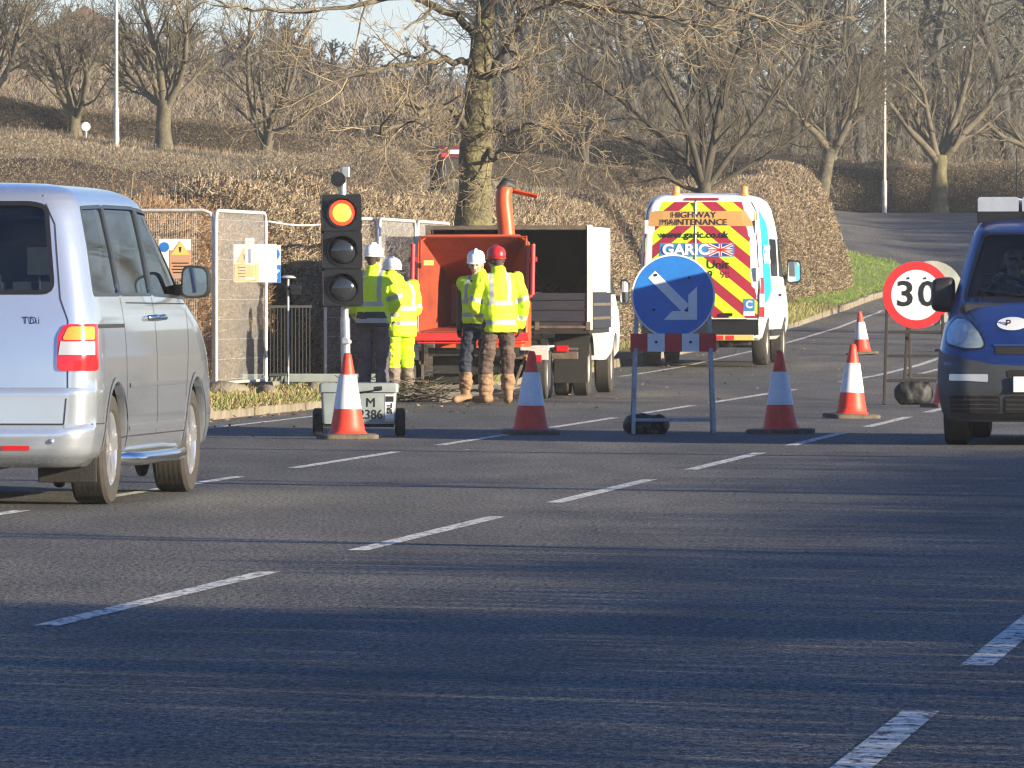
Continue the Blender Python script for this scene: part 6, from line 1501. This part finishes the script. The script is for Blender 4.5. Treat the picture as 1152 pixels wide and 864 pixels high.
def worker(label, px, Z, face, J, trousers, boots, sleeve, helm, jacket, vest=False, boot_top=.22, hand_m='skin', two_tone=None, hem=.80, show_eyes=False, head_yaw=0.0, head_pitch=0.0, collar='hivis', scale=1.0, bands=(.98, 1.13), dz=0.0):
    x = PX(px, Z); root = thing('person', label, 'person', (x, Z, float(zf(x, Z)) + .012 + dz), face); root.scale = (scale,) * 3
    pr = []
    q = head_prims(pr, J['head'], head_yaw, head_pitch)
    nk = Vector(J['neck']); hd_ = Vector(J['head'])
    pr.append(('skin', nk, hd_ + Vector((0, -.02, -.06)), .060, .055)); pr.append(('neckwear', nk - Vector((0, 0, .04)), nk + Vector((0, .005, .03)), .075, .066))
    pel, che = Vector(J['pelvis']), Vector(J['chest'])
    pr += [('trouser', pel + Vector((-.065, 0, -.02)), pel + Vector((.065, 0, -.02)), .125, .125), ('torso', pel + Vector((0, 0, .06)), che, .148, .165, (1.12, .80, 1)), ('torso', che + Vector((-.10, 0, .06)), che + Vector((.10, 0, .06)), .115, .115)]
    for s_, sg in (('L', -1), ('R', 1)):
        sh, el, wr = Vector(J['sh' + s_]), Vector(J['el' + s_]), Vector(J['wr' + s_]); hp, kn_, an, to = Vector(J['hp' + s_]), Vector(J['kn' + s_]), Vector(J['an' + s_]), Vector(J['to' + s_])
        pr += [('sleeve', sh, el, .066, .052), ('sleeve', el, wr, .050, .038)]
        pr += [('trouser', hp, kn_, .102, .084), ('trouser', kn_, kn_.lerp(an, .74), .084, .076), ('boot', kn_.lerp(an, .62), an + Vector((0, 0, .02)), .062, .055), ('boot', an + Vector((0, 0, -.03)), to, .052, .044), ('boot', an + Vector((0, -.0, -.035)) - (to - an).normalized() * .045, an + Vector((0, 0, -.03)), .050, .050)]
        dd = J.get('hd' + s_); 
        if dd: hand(pr, wr, dd[0], sg, dd[1], dd[2])
        else: hand(pr, wr, (wr - el), sg, (-sg, .3, 0), .8)
    hm = M[hand_m]; mats = [M['skin'], M['hair'], M['lip'], hm, M[trousers], M[boots], M[sleeve], M[collar]]
    ankz = J['anL'][2]
    def rule(P, lab):
        l = lab.copy(); legs = (P[:, 2] < .55) & ((lab == 4) | (lab == 5)); l[legs & (P[:, 2] < boot_top)] = 5; l[legs & (P[:, 2] >= boot_top)] = 4; return l
    o = fuse(pr, 'body', mats, LBL, root, .0075, 3, {4: (.020, 8.5, 1.9), 6: (.009, 9, 1), 5: (.008, 9, 2)}, rule)
    if two_tone: o.data.materials[4] = M[two_tone]
    # hi-vis garment over the body
    ja = []
    hemv = Vector((pel.x, pel.y, hem))
    ja += [('t', hemv + Vector((0, 0, .10)), che + Vector((0, 0, -.02)), .10, .10), ('t', che + Vector((-.115, 0, .065)), che + Vector((.115, 0, .065)), .122, .122), ('c', nk + Vector((0, -.01, -.065)), nk + Vector((0, 0, .02)), .108, .083)]
    def torso_rings(m):
        rr = []
        for t, wx, wy in ((0, .200, .148), (.04, .207, .154), (.12, .212, .158), (.35, .205, .150), (.6, .214, .155), (.8, .218, .155), (.93, .20, .14), (1, .17, .115)):
            c = hemv.lerp(che + Vector((0, 0, .12)), t); rr.append([(c.x + math.copysign(abs(math.cos(a)) ** .8, math.cos(a)) * wx, c.y + math.copysign(abs(math.sin(a)) ** .8, math.sin(a)) * wy, c.z) for a in [2 * math.pi * k / 24 for k in range(24)]])
        m.loft(rr)
    for s_ in 'LR': ja.append(('t', nk + Vector((0, -.01, -.09)), Vector(J['sh' + s_]) + Vector((0, 0, -.01)), .085, .082))
    arms = []
    for s_ in 'LR':
        sh, el, wr = Vector(J['sh' + s_]), Vector(J['el' + s_]), Vector(J['wr' + s_])
        if not vest:
            we = el.lerp(wr, .90); ja += [('a', sh, el, .088, .074), ('a', el, we, .074, .056)]; arms.append((np.array(sh), np.array(el), np.array(we)))
        else: ja += [('t', sh + (che - sh) * .25, sh + (el - sh) * .10, .085, .080)]
    hz = hem
    def jrule(P, lab):
        l = np.zeros(len(P), int); isarm = lab == 2
        for z in bands: l[(~isarm) & (np.abs(P[:, 2] - z) < .026)] = 1
        l[(~isarm) & (np.abs(np.abs(P[:, 0] - che.x) - .105) < .026) & (P[:, 2] > max(bands) - .01) & (P[:, 2] < nk.z + .03)] = 1
        for sh, el, we in arms:
            for a, b, ts in ((sh, el, (.82,)), (el, we, (.62,))):
                d = b - a; t = (P - a) @ d / (d @ d); dist = np.linalg.norm(P - a - np.clip(t, 0, 1)[:, None] * d, axis=1)
                for t0 in ts: l[isarm & (np.abs(t - t0) * np.linalg.norm(d) < .026) & (dist < .115)] = 1
        if two_tone: l[(~isarm) & (P[:, 2] < hem + .17)] = np.where(l[(~isarm) & (P[:, 2] < hem + .17)] == 1, 1, 2)
        return l
    fuse(ja, jacket, [M['hivis'], M['band'], M['navy']], {'t': 0, 'c': 0, 'a': 2}, root, .0105, 3, {0: (.016, 6.5, 1), 2: (.016, 9, 1)}, jrule, torso_rings)
    if helm: helmet(root, q, M[helm])
    if show_eyes: eyes(root, q)
    return root
def stand(**kw):
    J = dict(head=(0, .03, 1.635), neck=(0, 0, 1.50), chest=(0, 0, 1.30), pelvis=(0, 0, .95),
             shL=(-.205, 0, 1.435), shR=(.205, 0, 1.435), elL=(-.265, -.05, 1.14), elR=(.265, -.05, 1.14), wrL=(-.25, .06, .90), wrR=(.25, .06, .90),
             hpL=(-.095, 0, .93), hpR=(.095, 0, .93), knL=(-.105, .02, .50), knR=(.105, .02, .50), anL=(-.11, -.02, .085), anR=(.11, -.02, .085), toL=(-.14, .15, .045), toR=(.14, .15, .045))
    J.update(kw); return J
# facing: 0 looks away from the camera (+y); pi faces it
worker('worker in white helmet, hi-vis jacket and dark grey trousers, seen from behind at the signal', 420, 92.0, R(-14), stand(wrR=(.20, .13, .95), elR=(.285, -.03, 1.14), wrL=(-.20, .13, .95), elL=(-.285, -.03, 1.14)), 'grey_cloth', 'welly', 'navy', 'helmw', 'hivis_jacket', two_tone='grey_cloth', hem=.86, hand_m='glove', bands=(.93, 1.12), scale=1.0, boot_top=.12, head_yaw=R(-12))
worker('worker in all yellow hi-vis jacket and trousers with muddy boots, half behind a colleague', 451, 93.4, R(38), stand(head=(-.02, .16, 1.57), neck=(0, .07, 1.46), chest=(0, .02, 1.27), shL=(-.2, .03, 1.40), shR=(.2, .03, 1.40), wrL=(-.12, .27, 1.08), elL=(-.25, .02, 1.12), wrR=(.12, .27, 1.06), elR=(.26, .02, 1.10), toL=(-.16, .16, .045)), 'hivist', 'welly', 'hivis', 'helmw', 'hivis_jacket', hem=.78, boot_top=.40, scale=.95, bands=(.95, 1.12))
worker('worker in white helmet and hi-vis vest over a dark green coat, face towards the camera', 539, 91.2, R(152), stand(head=(.01, .06, 1.625), anR=(.13, .10, .085), toR=(.18, .26, .045), knR=(.12, .10, .50), wrL=(-.25, .02, .88), wrR=(.25, .02, .88), elL=(-.285, -.06, 1.14), elR=(.285, -.06, 1.14)), 'navy', 'tan', 'green_cloth', 'helmw', 'hivis_vest', vest=True, hem=.93, boot_top=.36, show_eyes=True, hand_m='glove', head_yaw=R(18), head_pitch=R(-6), collar='navy', bands=(1.04, 1.20), scale=.965)
worker('worker in red helmet, hi-vis jacket and brown trousers, seen from behind by the chipper', 561, 90.4, R(14), stand(wrL=(-.17, .12, .97), elL=(-.29, .0, 1.14), wrR=(.26, .03, .88), elR=(.285, -.05, 1.14), anL=(-.16, .06, .085), toL=(-.22, .22, .045), knL=(-.13, .07, .50), pelvis=(.02, 0, .945), chest=(-.01, .01, 1.30), head=(-.02, .05, 1.63)), 'brown_cloth', 'tan', 'navy', 'helmr', 'hivis_jacket', hem=.82, boot_top=.34, hand_m='glove', head_yaw=R(10), scale=.985, bands=(.93, 1.16))
# driver of the blue van, seated at the right-hand wheel
root = thing('person', 'driver with one hand on the wheel behind the blue van windscreen', 'person', (0, 0, 0), 0)
root.location = BLUE.matrix_basis @ Vector((.42, .28, .10)); root.rotation_euler = BLUE.rotation_euler
pr = []; q = head_prims(pr, (0, .06, 1.44), R(6), 0)
pr += [('skin', (0, .0, 1.28), (0, .03, 1.37), .058, .055), ('torso', (0, -.02, .80), (0, -.02, 1.10), .16, .17, (1.1, .8, 1)), ('torso', (-.12, -.02, 1.17), (.12, -.02, 1.17), .10, .10), ('trouser', (-.08, 0, .72), (.08, 0, .72), .12, .12)]
for s_, sg in (('L', -1), ('R', 1)):
    sh = Vector((sg * .2, -.02, 1.2)); el = Vector((sg * .29, .22, 1.02)); wr = Vector((sg * .13, .60, 1.25 if sg > 0 else 1.15)); pr += [('sleeve', sh, el, .062, .05), ('sleeve', el, wr, .048, .036), ('trouser', (sg * .1, .02, .70), (sg * .14, .46, .66), .095, .07), ('trouser', (sg * .14, .46, .66), (sg * .13, .66, .32), .07, .055), ('boot', (sg * .13, .66, .30), (sg * .13, .80, .30), .05, .04)]
    hand(pr, wr, (-.2 * sg, .5, .85), sg, (-sg * .7, .5, -.3), .9)
fuse(pr, 'body', [M['skin'], M['hair'], M['lip'], M['skin'], M['navy'], M['welly'], M['grey_cloth'], M['grey_cloth']], LBL, root, .008, 3, {6: (.006, 8, 1)})
eyes(root, q)

# ------------------------------------------------------------------ thin winter haze over the whole place
b = MB(); b.box((0, 285, 40), (860, 830, 86)); hz = b.build('haze', [])
hm = bpy.data.materials.new('haze'); hm.use_nodes = True; t = hm.node_tree; t.nodes.clear()
o_ = t.nodes.new('ShaderNodeOutputMaterial'); v_ = t.nodes.new('ShaderNodeVolumePrincipled'); v_.inputs['Color'].default_value = (.90, .94, .95, 1); v_.inputs['Density'].default_value = .0003; v_.inputs['Anisotropy'].default_value = .0
_link(t, v_.outputs[0], o_.inputs['Volume']); hz.data.materials.append(hm); tagp(hz, kind='stuff')
